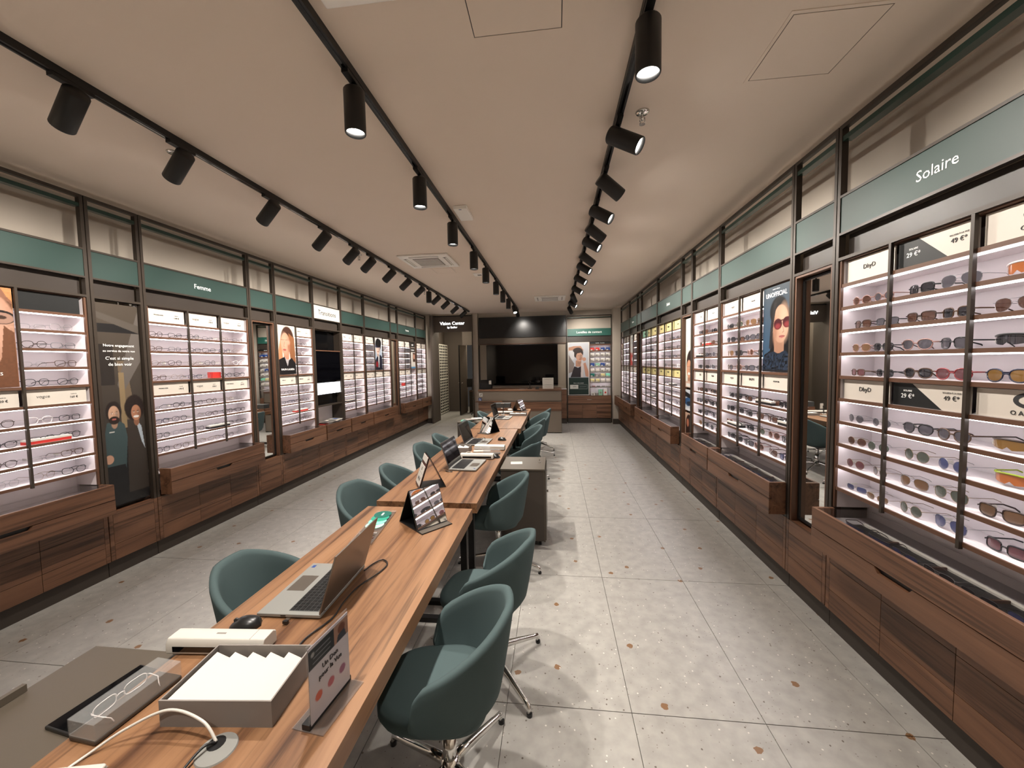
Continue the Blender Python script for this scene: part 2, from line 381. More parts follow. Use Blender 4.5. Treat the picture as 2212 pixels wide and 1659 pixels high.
# ---------------------------------------------------------------- eyewear
def rim_pts(shape, n=18):
    w, h = dict(round=(.024, .0235), panto=(.026, .0225), square=(.027, .0195), way=(.0275, .021), aviator=(.0285, .024), cat=(.0275, .020), slim=(.027, .0155))[shape]
    p = []
    for i in range(n):
        t = 2 * PI * i / n; c, s = math.cos(t), math.sin(t)
        e = dict(round=1, panto=.85, square=.55, way=.62, aviator=.8, cat=.7, slim=.6)[shape]
        x = w * math.copysign(abs(c) ** e, c); z = h * math.copysign(abs(s) ** e, s)
        k = z / h
        if shape in ('way', 'panto', 'aviator'): x *= 1 + .10 * k
        if shape == 'aviator': z += -.004 * (x / w) * (1 if k < 0 else .2)
        if shape == 'cat': z += .005 * max(0, x / w) * (k > 0)
        p.append((x, z))
    return p
EYE = {}
def eye_meshes(shape, thick):
    """front, left lens, right lens, left temple, right temple; front faces -y, temples reach +y; stands on z=0"""
    key = (shape, thick)
    if key in EYE: return EYE[key]
    if shape == 'sport':
        f = MB(); arc = [(.066 * math.sin(a), .030 * (1 - math.cos(a)) * 1.6, .044 + .004 * math.cos(a * 2)) for a in np.linspace(-1.25, 1.25, 13)]
        f.tube(arc, .0035, 5); lens = MB()
        lens.grid([[(x, y, z) for x, y, z in arc], [(x * .985, y, .024 - .016 * abs(math.cos(x / .066 * 1.3)) + (.012 if abs(x) < .008 else 0)) for x, y, z in arc]])
        f = f.mesh('frame', 'frame_black', True); ll = lens.mesh('lens', 'lens_black', True); L = [f, ll, None]; cx, yb = .063, .036; top = .044
    else:
        P = rim_pts(shape); h = -min(z for x, z in P); cxl = max(x for x, z in P) + .009; f = MB(); lens = []
        for s in (-1, 1):
            ring = [(s * (cxl + x), .004 * ((cxl + x) / .06) ** 2 * 2, z + h + .003) for x, z in P]
            f.tube(ring, thick, 4, True)
            q = MB(); n = len(ring); c = (s * cxl, -.003 + .003, h + .003)
            q.add([c] + ring, [(0, 1 + i, 1 + (i + 1) % n) if s > 0 else (0, 1 + (i + 1) % n, 1 + i) for i in range(n)])
            lens.append(q.mesh('lens', 'lens_black', True))
        inner = cxl - max(x for x, z in P)
        f.tube([(-inner - .001, .001, h * 1.25), (-inner * .4, -.001, h * 1.42), (inner * .4, -.001, h * 1.42), (inner + .001, .001, h * 1.25)], thick * 1.1, 4)
        if shape == 'aviator': f.tube([(-.02, .001, h * 1.95), (0, 0, h * 1.93), (.02, .001, h * 1.95)], thick, 4)
        f = f.mesh('frame', 'frame_black', True); L = [f] + lens; cx = cxl + max(x for x, z in P) + .002; yb = .012; top = h * 1.55
    tm = []
    for s in (-1, 1):
        q = MB().tube([(s * cx, yb - .008, top), (s * (cx + .003), yb + .012, top), (s * (cx + .001), yb + .085, top - .002), (s * (cx - .008), yb + .118, top * .55), (s * (cx - .010), yb + .135, max(.004, top * .12))],
                      [thick * 1.1, thick * 1.15, thick, thick * 1.1, thick * .9], 4, flat=.7)
        tm.append(q.mesh('temple', 'frame_black', True))
    EYE[key] = L + tm; return EYE[key]
TAGM = MB().box(-.0025, .0025, -.018, .018, -.006, .006).mesh('price_tag', 'white_paper')
ONE = {}
def setmat(o, mat):
    o.material_slots[0].link = 'OBJECT'; o.material_slots[0].material = MATS[mat]
def eyewear(label, kind, shape, frame, lens, M4, detailed, group, tagged=False):
    """M4: world matrix of the pair"""
    thick = .0010 if frame in ('gold', 'silver') else .0020
    if kind == 'sunglasses' and thick > .0012: thick = .0026
    name = 'sunglasses' if kind == 'sunglasses' else 'eyeglasses'
    F, l1, l2, t1, t2 = eye_meshes(shape, thick)
    if not detailed:
        key = (shape, thick)
        if key not in ONE:
            bm = bmesh.new()
            for me, mi in ((F, 0), (l1, 1), (l2, 1), (t1, 0), (t2, 0)):
                if me is None: continue
                k = len(bm.faces); bm.from_mesh(me); bm.faces.ensure_lookup_table()
                for fc in bm.faces[k:]: fc.material_index = mi
            me = bpy.data.meshes.new(name); bm.to_mesh(me); bm.free()
            me.materials.append(MATS['frame_black']); me.materials.append(MATS['lens_black']); ONE[key] = me
        o = bpy.data.objects.new(name, ONE[key]); COL.objects.link(o); o.matrix_world = M4
        for k, m in ((0, 'frame_' + frame), (1, 'lens_' + lens)):
            o.material_slots[k].link = 'OBJECT'; o.material_slots[k].material = MATS[m]
        return tag(o, label, name, group)
    r = bpy.data.objects.new(name, None); COL.objects.link(r); r.empty_display_size = .05; r.matrix_world = M4; tag(r, label, name, group)
    for nm, me, m in (('frame', F, 'frame_' + frame), ('lens', l1, 'lens_' + lens), ('lens', l2, 'lens_' + lens), ('temple', t1, 'frame_' + frame), ('temple', t2, 'frame_' + frame)):
        if me is None: continue
        o = bpy.data.objects.new(nm, me); COL.objects.link(o); o.parent = r; setmat(o, m)
    if tagged:
        o = obj('price_tag', TAGM, r, loc=(-.064, .05, .024)); o['label'] = 'white price tag on temple'
    return r
SUN_STYLES = [('way', 'black', 'black'), ('panto', 'black', 'black'), ('square', 'black', 'brown'), ('way', 'black', 'grey'), ('square', 'tortoise', 'black'), ('way', 'black', 'black'), ('way', 'tortoise', 'brown'), ('round', 'gold', 'green'), ('panto', 'black', 'grey'), ('aviator', 'silver', 'grey'), ('square', 'black', 'black'),
              ('round', 'rose', 'brown'), ('panto', 'tortoise', 'grey'), ('cat', 'brown', 'brown'), ('aviator', 'gold', 'tan'), ('way', 'navy', 'blue'), ('cat', 'black', 'black')]
EYE_STYLES = [('panto', 'black'), ('square', 'black'), ('cat', 'black'), ('square', 'grey'), ('panto', 'brown'), ('panto', 'silver'), ('panto', 'black'), ('square', 'black'), ('cat', 'black'), ('round', 'gold'), ('panto', 'gold'), ('square', 'navy'), ('slim', 'grey'), ('way', 'tortoise'), ('panto', 'clear'), ('square', 'silver'), ('slim', 'silver')]

# ---------------------------------------------------------------- wall display bays
ROWZ = [1.967, 1.836, 1.703, 1.568, 1.300, 1.167, 1.034, .900]       # shelf tops, top to bottom
ORD = ['first', 'second', 'third', 'fourth', 'fifth', 'sixth', 'seventh', 'eighth']
TOPZ, MIDZ = (2.100, 2.232), (1.435, 1.550)
SIDE = dict(right=(XR, -PI / 2), left=(XL, PI / 2))
def wallmat(side, yc):
    X, rz = SIDE[side]
    return Matrix.Translation((X, yc, 0)) @ Matrix.Rotation(rz, 4, 'Z')
def prism_notch(w, z0, z1, nw=.16, nd=.024):
    return [(-w / 2, z0), (w / 2, z0), (w / 2, z1), (nw / 2 + .02, z1), (nw / 2, z1 - nd), (-nw / 2, z1 - nd), (-nw / 2 - .02, z1), (-w / 2, z1)]
def frame_parts(r, w, header=True, band='sign_green', bandtext=None, tsize=.064, txtmat='ink_white', litband=False):
    for s in (-1, 1):
        box('post', s * (w / 2 - .012) - .011, s * (w / 2 - .012) + .011, 0, .036, .521, 3.012, 'bronze', r)
    a, b = -w / 2 + .023, w / 2 - .023
    box('top_rail', a, b, 0, .03, 2.988, 3.012, 'bronze', r)
    box('green_rail', a, b, .004, .05, 2.918, 2.946, 'green_rail', r)
    box('band_rail', a, b, 0, .03, 2.598, 2.612, 'bronze', r); box('band_rail', a, b, 0, .03, 2.384, 2.398, 'bronze', r)
    sb = box('sign_band', a, b, .006, .018, 2.398, 2.598, 'lit_card' if litband else band, r)
    if bandtext:
        t = text(bandtext, tsize, txtmat, sb, 0, .005, 2.495); t['label'] = 'lettering ' + bandtext
    box('header_panel', a, b, .055, .065, 2.25, 2.39, 'header_taupe', r)
    box('niche_rail', a, b, 0, .055, 2.238, 2.256, 'bronze', r)
def base_cabinet(side, y0, y1, label, ncol, top=.52):
    w = y1 - y0; r = thing('base_cabinet', label, 'cabinet'); r.matrix_world = wallmat(side, (y0 + y1) / 2)
    box('carcass', -w / 2 + .001, w / 2 - .001, .012, .24, .13, top - .002, 'wood_cab', r)
    box('kick_plate', -w / 2, w / 2, .028, .24, 0, .13, 'kick_dark', r)
    st = .03
    for s in (-1, 1): box('stile', s * (w / 2 - st / 2) - st / 2 + .0008, s * (w / 2 - st / 2) + st / 2 - .0008, -.002, .012, .13, top, 'wood_cab', r)
    cw = (w - 2 * st) / ncol
    for i in range(ncol):
        for z0, z1 in ((.13, .2565), (.2595, .4225), (.4255, top)):
            box('front_panel', -w / 2 + st + i * cw + .0015, -w / 2 + st + (i + 1) * cw - .0015, -.002, .012, z0, z1, 'wood_cab', r)
    return r
def drawer_unit(side, y0, y1, label, nd=1, fill='panel_white'):
    w = y1 - y0; r = thing('display_case', label, 'display case'); r.matrix_world = wallmat(side, (y0 + y1) / 2)
    f = -.118
    MB().box(-w / 2, w / 2, f, f + .018, .656, .775).build('fascia', 'wood_cab', r, bevel=.002)
    for s in (-1, 1): box('side_panel', s * (w / 2 - .01) - .01, s * (w / 2 - .01) + .01, f + .018, -.004, .54, .775, 'wood_cab', r)
    box('back_board', -w / 2 + .03, w / 2 - .03, .19, .2, .52, .76, 'panel_white', r)
    box('tray', -w / 2 + .021, w / 2 - .021, f + .019, -.006, .715, .722, fill, r)
    box('tray', -w / 2 + .03, w / 2 - .03, -.005, .189, .715, .722, fill, r)
    dw = (w - .04) / nd
    for i in range(nd):
        cx = -w / 2 + .02 + dw * (i + .5)
        pts = [(x + cx, z) for x, z in prism_notch(dw - .004 if nd > 1 else w - .002, .54, .652, min(.16, dw * .25))]
        if nd == 1: pts = [(x, z) for x, z in prism_notch(w, .54, .652)]
        MB().prism(pts, f, f + .018).build('drawer_front', 'wood_cab', r)
    box('drawer_box', -w / 2 + .022, w / 2 - .022, f + .0185, -.006, .545, .66, 'black_plastic', r)
    g = box('glass_top', -w / 2 + .021, w / 2 - .021, f + .019, -.006, .768, .773, 'glass_top', r)
    g['label'] = 'clear glass top'; g = box('glass_top', -w / 2 + .03, w / 2 - .03, -.0055, .188, .768, .773, 'glass_top', r)
    return r
def brand_card(M, x, w, zr, label, lines, bg='card_white', name='brand_card', tri=False):
    """lines: (text, size, dx, dz, mat)"""
    z0, z1 = zr; cw = w - .024
    r = thing(name, label, 'card'); r.matrix_world = M @ Matrix.Translation((x, 0, 0))
    o = box('plate', -cw / 2, cw / 2, .034, .042, z0 + .001, z1 - .004, bg, r)
    zc = (z0 + z1) / 2
    if tri:
        MB().prism([(-cw / 2, z0 + .002), (cw * .18, z0 + .002), (-cw * .22, z1 - .005), (-cw / 2, z1 - .005)], .0325, .034).build('black_field', 'card_black', r)
    for t in lines:
        text(t[0], t[1], t[4], r, t[2], .0322, zc + t[3])
    return r
BRANDSEQ = 0
def cards_for(M, x, w, zr, where, spec):
    """spec like 'white:BRAND:140 €' """
    bg, brand, price = (spec.split(':') + ['', ''])[:3]
    L = []
    fs = min(.036, .34 * w / max(4, len(brand)) * 1.2) if brand else 0
    if bg == 'tri':
        L = [('SOLAIRE', .012, -.10, .018, 'ink_white'), ('29 €*', .03, -.10, -.008, 'ink_white'), ('SOLAIRE À LA VUE', .0095, .105, .022, 'ink_grey'), ('49 €*', .028, .105, -.002, 'ink')]
        return brand_card(M, x, w, zr, 'black and white price card, 29 € and 49 €, ' + where, L, 'card_white', tri=True)
    if bg == 'oakley':
        r = brand_card(M, x, w, zr, 'large white card with black oval emblem ' + where, [('O A K L E Y', .024, 0, -.032, 'ink')])
        zc = (zr[0] + zr[1]) / 2 + .016; n = 28; P = []
        q = MB(); q.grid([[(a * math.cos(2 * PI * i / n), .033, zc + b * math.sin(2 * PI * i / n)) for i in range(n)] for a, b in ((.055, .030), (.038, .017))], closed=True)
        q.build('emblem', 'ink', r); return r
    ink = {'black': 'ink_white'}.get(bg, 'ink')
    price_ok = bool(price)
    if brand: L.append((brand, fs, -w * .2 if price_ok else 0, .004, ink if not brand.islower() else 'ink_grey'))
    if price_ok: L += [(price, .021, w * .26, -.012, ink), ('à partir de', .008, w * .26, .012, 'ink_grey')]
    bgm = {'white': 'card_white', 'yellow': 'card_yellow', 'mint': 'card_mint', 'black': 'card_black'}[bg]
    lab = {'white': 'white', 'yellow': 'pale yellow', 'mint': 'mint green', 'black': 'black'}[bg]
    return brand_card(M, x, w, zr, f'{lab} brand card{" with price " + price if price_ok else ""} {where}', L, bgm)
def shelf_bay(side, y0, y1, cols, where, label, bandtext=None, kind='eyeglasses', top=None, mid=None, posters=(), seed=0, detailed=False, boxes=(), divs=None, litband=False, skip=(), cname=None, lensless=False, density=1.0, tsize=.064):
    """one bay of lit shelves. cols: number of columns; top/mid: card specs per column; posters: columns whose upper half holds a picture"""
    w = y1 - y0; M = wallmat(side, (y0 + y1) / 2); rnd = random.Random(seed)
    r = thing('display_bay', label, 'shelving'); r.matrix_world = M
    frame_parts(r, w, bandtext=bandtext, litband=litband, tsize=tsize)
    a, b = -w / 2 + .024, w / 2 - .024
    for s in (-1, 1):
        x0, x1 = s * (w / 2 - .031) - .0065, s * (w / 2 - .031) + .0065
        MB().box(x0, x1, .022, .2, .775, 2.237, 0).box(x0, x1, .008, .022, .775, 2.237, 1).build('side_lining', ['panel_white', 'wood_edge'], r)
    box('top_lining', a + .014, b - .014, .012, .2, 2.2325, 2.2375, 'wood_edge', r)
    box('back_panel', a, b, .2, .208, .70, 2.237, 'panel_white', r)
    a, b = -w / 2 + .038, w / 2 - .038
    xs = [a + (b - a) * i / cols for i in range(cols + 1)]
    if divs: xs = [a] + divs + [b]
    up0, up1 = 0, cols
    pc = [p for p in posters]
    # shelves (full width below, cut out behind pictures above)
    spans = []; i = 0
    while i < cols:
        if i in pc: i += 1; continue
        j = i
        while j < cols and j not in pc: j += 1
        spans.append((xs[i], xs[j])); i = j
    def shelf(z, x0, x1, led=True):
        o = MB().box(x0, x1, .022, .198, z - .017, z, 0).box(x0, x1, .012, .022, z - .018, z + .001, 1).build('shelf', ['panel_white', 'wood_edge'], r)
        if led:
            k = box('led_strip', x0 + .012, x1 - .012, .030, .042, z - .0235, z - .0175, 'led', r); k['label'] = 'white LED strip under shelf'
    for z in (TOPZ[0],) + tuple(ROWZ[:3]):
        for x0, x1 in spans: shelf(z, x0, x1)
    shelf(ROWZ[3], a, b, False); shelf(MIDZ[0], a, b)
    for z in ROWZ[4:7]: shelf(z, a, b)
    shelf(ROWZ[7], a, b, False)
    for i in range(1, cols): box('divider', xs[i] - .007, xs[i] + .007, 0, .016, .872, 2.2375, 'bronze', r)
    names = cname or {1: ['only'], 2: ['left', 'right'], 3: ['left', 'middle', 'right'], 4: ['leftmost', 'second', 'third', 'rightmost']}[cols]
    for c in range(cols):
        xc, cw = (xs[c] + xs[c + 1]) / 2, xs[c + 1] - xs[c]
        if top and top[c] and c not in pc: cards_for(M, xc, cw, TOPZ, f'at top of {names[c]} column {where}', top[c])
        if mid and mid[c]: cards_for(M, xc, cw, (MIDZ[0], MIDZ[1]), f'midway in {names[c]} column {where}', mid[c])
    # the eyewear
    for c in range(cols):
        xc, cw = (xs[c] + xs[c + 1]) / 2, xs[c + 1] - xs[c]
        for k, z in enumerate(ROWZ):
            if (c in pc and k < 4) or (c, k) in skip: continue
            for s in (-1, 1):
                if rnd.random() > density: continue
                if kind == 'sunglasses':
                    sh, fr, ln = rnd.choice(SUN_STYLES)
                    if isinstance(detailed, dict) and (c, k, s) in detailed: sh, fr, ln = detailed[(c, k, s)]
                else:
                    sh, fr = rnd.choice(EYE_STYLES); ln = 'clear'
                sc = rnd.uniform(.98, 1.06) * min(1.08, cw / .36)
                dx = s * cw * .235 + rnd.uniform(-.008, .008)
                m = M @ Matrix.Translation((xc + dx, .055 + rnd.uniform(-.01, .012), z + .0015)) @ Matrix.Rotation(rnd.uniform(-.16, .16), 4, 'Z') @ Matrix.Scale(sc, 4)
                word = {'way': 'rounded-square', 'panto': 'pantos', 'cat': 'cat-eye', 'slim': 'slim', 'sport': 'wraparound'}.get(sh, sh)
                lab = f'{fr} {word} {kind}, {"left" if s < 0 else "right"} on {ORD[k]} shelf, {names[c]} column {where}'
                eyewear(lab, kind, sh, fr, ln, m, bool(detailed), f'{kind} {where}', tagged=bool(detailed) and rnd.random() < .45)
    return r

# ---------------------------------------------------------------- the bays
def S_(*rows):
    d = {}
    for c, k, l, r in rows: d[(c, k, -1)] = l; d[(c, k, 1)] = r
    return d
R1S = S_((0, 0, ('round', 'rose', 'brown'), ('round', 'rose', 'grey')), (1, 0, ('square', 'black', 'black'), ('aviator', 'silver', 'grey')), (2, 0, ('sport', 'clear', 'orange'), ('way', 'black', 'black')),
         (0, 1, ('way', 'brown', 'brown'), ('way', 'black', 'grey')), (1, 1, ('way', 'brown', 'brown'), ('square', 'tortoise', 'black')), (2, 1, ('aviator', 'silver', 'brown'), ('way', 'black', 'black')),
         (0, 2, ('panto', 'rose', 'tan'), ('way', 'black', 'black')), (1, 2, ('panto', 'rose', 'grey'), ('way', 'black', 'grey')), (2, 2, ('sport', 'black', 'black'), ('way', 'navy', 'black')),
         (0, 3, ('square', 'tortoise', 'rose'), ('square', 'black', 'black')), (1, 3, ('panto', 'tortoise', 'black'), ('panto', 'red', 'rose')), (2, 3, ('panto', 'navy', 'amber'), ('way', 'black', 'black')),
         (0, 4, ('round', 'silver', 'grey'), ('round', 'silver', 'grey')), (1, 4, ('panto', 'black', 'grey'), ('panto', 'tortoise', 'grey')), (2, 4, ('sport', 'brown', 'amber'), ('way', 'black', 'black')),
         (0, 5, ('round', 'gold', 'brown'), ('round', 'silver', 'green')), (1, 5, ('round', 'gold', 'green'), ('round', 'silver', 'blue')), (2, 5, ('sport', 'lime', 'orange'), ('way', 'black', 'black')),
         (0, 6, ('round', 'gold', 'rose'), ('round', 'gold', 'grey')), (1, 6, ('aviator', 'silver', 'tan'), ('aviator', 'gold', 'green')), (2, 6, ('way', 'brown', 'tan'), ('way', 'black', 'black')),
         (0, 7, ('slim', 'silver', 'blue'), ('slim', 'gold', 'tan')), (1, 7, ('round', 'gold', 'green'), ('aviator', 'silver', 'blue')), (2, 7, ('square', 'black', 'rose'), ('way', 'black', 'black')))
shelf_bay('right', 1.33, 2.5, 3, 'under Solaire sign', 'lit sunglasses shelving bay under the Solaire sign on right wall', 'Solaire', 'sunglasses',
          ['white:DbyD', 'tri', 'oakley'], ['white:DbyD', 'tri', 'oakley'], seed=11, detailed=R1S, divs=[-.215, .165], tsize=.07)
shelf_bay('right', 2.92, 4.11, 3, 'beside braided-hair portrait', 'lit sunglasses bay with braided-hair portrait beside tall mirror', None, 'sunglasses',
          ['white:vogue', 'white:Polaroid', None], ['white:vogue', 'white:RALPH', 'white:UNOFFICIAL'], posters=(2,), seed=12, detailed=True)
shelf_bay('right', 4.12, 4.90, 2, 'in two-column sunglasses bay', 'two-column sunglasses bay on right wall left of the braided-hair portrait', None, 'sunglasses',
          ['white:DG', 'white:Michael Kors'], ['white:DG', 'white:Ralph'], seed=13, detailed=True)
shelf_bay('right', 5.29, 6.49, 3, 'in nearer yellow-card bay', "nearer of two children's eyeglasses bays with yellow cards, right wall", 'Enfant', 'eyeglasses',
          ['yellow:DbyD:49 €', 'yellow:DbyD:79 €', 'yellow:Ray-Ban'], ['yellow:DbyD:49 €', 'yellow:DbyD:79 €', 'yellow:Ray-Ban'], seed=14, density=.9)
shelf_bay('right', 6.50, 7.67, 3, 'in farther yellow-card bay', "farther of two children's eyeglasses bays, with one mint card", None, 'eyeglasses',
          ['mint:DbyD', 'yellow:DbyD:49 €', 'yellow:DbyD'], ['yellow:DbyD', 'yellow:DbyD:49 €', 'yellow:DbyD'], seed=15, density=.9)
shelf_bay('right', 8.04, 8.84, 2, 'beside red-based picture', 'eyeglasses bay with a tall red-based picture on right wall', 'Femme', 'eyeglasses',
          [None, 'white:Vogue'], ['white:DbyD', 'white:Vogue'], posters=(0,), seed=16, density=.8)
shelf_bay('right', 8.85, 9.94, 3, 'in farthest right bay', 'last eyeglasses bay on right wall before the end pilaster', None, 'eyeglasses',
          [None, 'white:DbyD', 'white:DbyD'], ['white:DbyD', 'white:DbyD', 'white:DbyD'], seed=17, density=.8, skip=[(0, k) for k in range(4)])
shelf_bay('left', 1.41, 2.61, 3, 'beside close-up face poster', 'lit eyeglasses bay with close-up face poster at left picture edge', None, 'eyeglasses',
          ['white:Ray-Ban:120 €', None, 'black:'], ['white:Ray-Ban:120 €', 'white:Michael Kors:120 €', 'white:vogue:160 €'], posters=(1,), seed=21, detailed=True)
shelf_bay('left', 3.0, 4.17, 3, 'under Femme sign', "women's eyeglasses bay under the Femme sign on left wall", 'Femme', 'eyeglasses',
          ['white:MICHAEL KORS:140 €', 'white:vogue:170 €', 'white:vogue:210 €'], ['white:MICHAEL KORS:170 €', 'white:vogue:170 €', 'white:TORY BURCH:210 €'], seed=22, detailed=True)
shelf_bay('left', 4.59, 5.37, 2, 'beside long-haired woman poster', 'eyeglasses bay with long-haired woman poster on left wall', None, 'eyeglasses',
          [None, 'white:VERSACE:210 €'], ['white:Ralph Lauren:160 €', 'white:VERSACE:210 €'], posters=(0,), seed=23)
shelf_bay('left', 6.12, 6.91, 2, 'right of black screens', 'two-column eyeglasses bay right of the black screens', None, 'eyeglasses',
          ['white:Ray-Ban:90 €', 'white:Ray-Ban:99 €'], ['white:Ray-Ban:90 €', 'white:Ray-Ban:99 €'], seed=24, density=.92)
shelf_bay('left', 6.92, 8.07, 3, 'beside dark-haired man poster', 'eyeglasses bay with dark-haired man poster in middle column', None, 'eyeglasses',
          ['white:Ray-Ban:90 €', None, 'white:Ray-Ban:99 €'], ['white:Ray-Ban:90 €', 'white:Ray-Ban:99 €', 'white:Ray-Ban:99 €'], posters=(1,), seed=25, density=.9)
shelf_bay('left', 8.47, 9.62, 3, 'under left Homme sign', "men's eyeglasses bay under the Homme sign on left wall", 'Homme', 'eyeglasses',
          ['white:Ray-Ban:90 €', 'white:DbyD:90 €', 'black:FRAME'], ['white:Ray-Ban', 'white:DbyD', None], posters=(2,), seed=26, density=.8, skip=[(2, 6), (2, 7)])
shelf_bay('left', 9.63, 10.40, 2, 'in farthest left bay', 'last narrow eyeglasses bay on left wall before the doorway', None, 'eyeglasses',
          ['white:DbyD:90 €', 'white:DbyD:90 €'], ['white:DbyD:90 €', 'white:DbyD:90 €'], seed=27, density=.75)

for side, y0, y1, nc, wh in (('right', 1.33, 2.5, 3, 'under the Solaire sunglasses bay'), ('right', 2.505, 2.915, 1, 'under the tall mirror on right wall'), ('right', 2.92, 4.11, 3, 'under the braided-hair portrait bay'),
                             ('right', 4.12, 4.9, 2, 'under the two-column sunglasses bay'), ('right', 4.905, 5.285, 1, 'under the narrow laughing-face picture'), ('right', 5.29, 6.49, 3, 'under the nearer yellow-card bay'),
                             ('right', 6.5, 7.67, 3, 'under the farther yellow-card bay'), ('right', 7.675, 8.035, 1, 'under the narrow mirror on right wall'), ('right', 8.04, 8.84, 2, 'under the bay with red-based picture'), ('right', 8.85, 10.28, 4, 'at far end of right wall'),
                             ('left', 1.41, 2.61, 3, 'at left picture edge'), ('left', 2.615, 2.995, 1, 'under the two-people poster'), ('left', 3.0, 4.17, 3, 'under the Femme eyeglasses bay'), ('left', 4.175, 4.585, 1, 'under the tall mirror on left wall'),
                             ('left', 4.59, 5.37, 2, 'under the long-haired woman poster bay'), ('left', 5.375, 6.115, 2, 'under the black screens'), ('left', 6.12, 6.91, 2, 'right of the cabinet under the screens'), ('left', 6.92, 8.07, 3, 'under the dark-haired man poster bay'),
                             ('left', 8.075, 8.465, 1, 'under the narrow mirror on left wall'), ('left', 8.47, 9.62, 3, 'under the left Homme sign'), ('left', 9.63, 10.40, 2, 'beside the doorway pilaster')):
    base_cabinet(side, y0, y1, 'walnut base cabinet with dark kick plate ' + wh, nc)
for side, y0, y1, nd, wh, fill in (('right', 1.34, 2.46, 1, 'under Solaire sunglasses bay, sunglasses inside', 'tray_shaded'), ('right', 2.925, 4.05, 1, 'under braided-hair portrait bay, sunglasses inside', 'tray_shaded'),
                             ('right', 4.07, 4.88, 1, 'under two-column sunglasses bay', 'tray_shaded'), ('right', 5.32, 6.38, 1, 'under nearer yellow-card bay', 'tray_shaded'), ('right', 6.40, 7.66, 1, 'under farther yellow-card bay', 'tray_shaded'),
                             ('right', 8.06, 8.9, 1, 'under bay with red-based picture', 'tray_shaded'), ('right', 8.92, 10.2, 1, 'at far end of right wall', 'tray_shaded'),
                             ('left', 1.43, 2.585, 1, 'at left picture edge', 'panel_white'), ('left', 3.03, 4.15, 1, 'under the Femme eyeglasses bay', 'panel_white'), ('left', 4.60, 5.39, 1, 'under long-haired woman poster bay', 'panel_white'),
                             ('left', 5.42, 6.10, 1, 'holding magazines under black screens', 'panel_white'), ('left', 6.13, 6.91, 1, 'second to the right of the magazines', 'panel_white'), ('left', 6.94, 8.06, 1, 'under dark-haired man poster bay', 'panel_white'),
                             ('left', 8.49, 9.62, 1, 'under left Homme sign', 'panel_white'), ('left', 9.64, 10.38, 1, 'beside doorway pilaster', 'panel_white')):
    drawer_unit(side, y0, y1, 'walnut glass-topped display case ' + wh, nd, fill)

# ---- narrow bays: mirrors and pictures between the shelving
def narrow_frame(side, y0, y1, label, wood=True):
    w = y1 - y0; M = wallmat(side, (y0 + y1) / 2)
    r = thing('narrow_bay', label, 'wall frame'); r.matrix_world = M
    frame_parts(r, w)
    if wood:
        for s in (-1, 1): box('side_lining', s * (w / 2 - .032) - .008, s * (w / 2 - .032) + .008, .006, .09, .52, 2.237, 'wood_edge', r)
        box('top_lining', -w / 2 + .04, w / 2 - .04, .006, .09, 2.222, 2.2375, 'wood_edge', r)
    box('back_board', -w / 2 + .041, w / 2 - .041, .07, .085, .53, 2.221, 'black_plastic', r)
    return r, M, w
def mirror(side, y0, y1, wh):
    r, M, w = narrow_frame(side, y0, y1, 'bronze and walnut frame around ' + wh)
    t = thing('wall_mirror', 'tall narrow mirror, ' + wh, 'mirror'); t.matrix_world = M
    box('glass', -w / 2 + .058, w / 2 - .058, .052, .058, .55, 2.20, 'mirror', t)
    q = MB()
    for s in (-1, 1): q.box(s * (w / 2 - .05) - .008, s * (w / 2 - .05) + .008, .045, .069, .535, 2.215)
    q.box(-w / 2 + .058, w / 2 - .058, .045, .069, .535, .55).box(-w / 2 + .058, w / 2 - .058, .045, .069, 2.20, 2.215)
    q.build('mirror_frame', 'black_steel', t)
mirror('right', 2.505, 2.915, 'mirror left of the Solaire bay')
mirror('right', 7.675, 8.035, 'narrow mirror left of yellow-card bays')
mirror('left', 4.175, 4.585, 'mirror right of the Femme bay')
mirror('left', 8.075, 8.465, 'narrow mirror left of the Homme bay')

# pictures
def poster(M, x, w, z0, z1, label, cv, letters=(), y=.02):
    t = thing('poster', label, 'poster'); t.matrix_world = M @ Matrix.Translation((x, 0, 0))
    cv.build('sheet', w, z1 - z0, t, 0, y, z0)
    for s, size, dx, dz, mat in letters: text(s, size, mat, t, dx, y - .0012, z0 + dz)
    return t
PZ0, PZ1 = 1.572, 2.230
# braided-hair portrait with sunglasses (right wall)
cv = Canvas(90, 160, (60, 76, 90)).grad((58, 92, 124), (70, 80, 88))
cv.poly([(.3, .25), (.36, .6), (.5, .8), (.75, .82), (.98, .7), (1, .2), (.9, .1), (.1, .1), (.05, .2)], (18, 16, 18))
cv.ell(.60, .70, .33, .17, (18, 16, 18)); cv.rect(.46, .82, .22, .45, (176, 132, 108))
cv.ell(.68, .55, .29, .215, (204, 160, 134), soft=.06); cv.ell(.80, .56, .16, .18, (220, 180, 154), soft=.9); cv.ell(.47, .48, .08, .14, (178, 132, 108), soft=.9); cv.ell(.36, .50, .05, .05, (206, 164, 140))
cv.ell(.58, .55, .155, .062, (74, 18, 28), soft=.06); cv.ell(.91, .56, .155, .062, (74, 18, 28), soft=.06); cv.ell(.58, .525, .10, .03, (150, 58, 62), soft=.9); cv.ell(.91, .535, .10, .03, (150, 58, 62), soft=.9)
cv.line([(.5, .585), (.99, .595)], .007, (70, 14, 22)); cv.line([(.76, .52), (.80, .46), (.75, .45)], .006, (180, 136, 116))
cv.ell(.73, .405, .10, .016, (190, 110, 106)); cv.line([(.63, .406), (.84, .408)], .003, (120, 60, 60))
for q in range(5): cv.line([(.44 + q * .02, .80), (.32 + q * .02, .55), (.26 + q * .02, .28)], .006, (44, 40, 40))
cv.poly([(0, 0), (1, 0), (1, .2), (.85, .25), (.62, .21), (.45, .24), (.2, .22), (.0, .14)], (34, 46, 64))
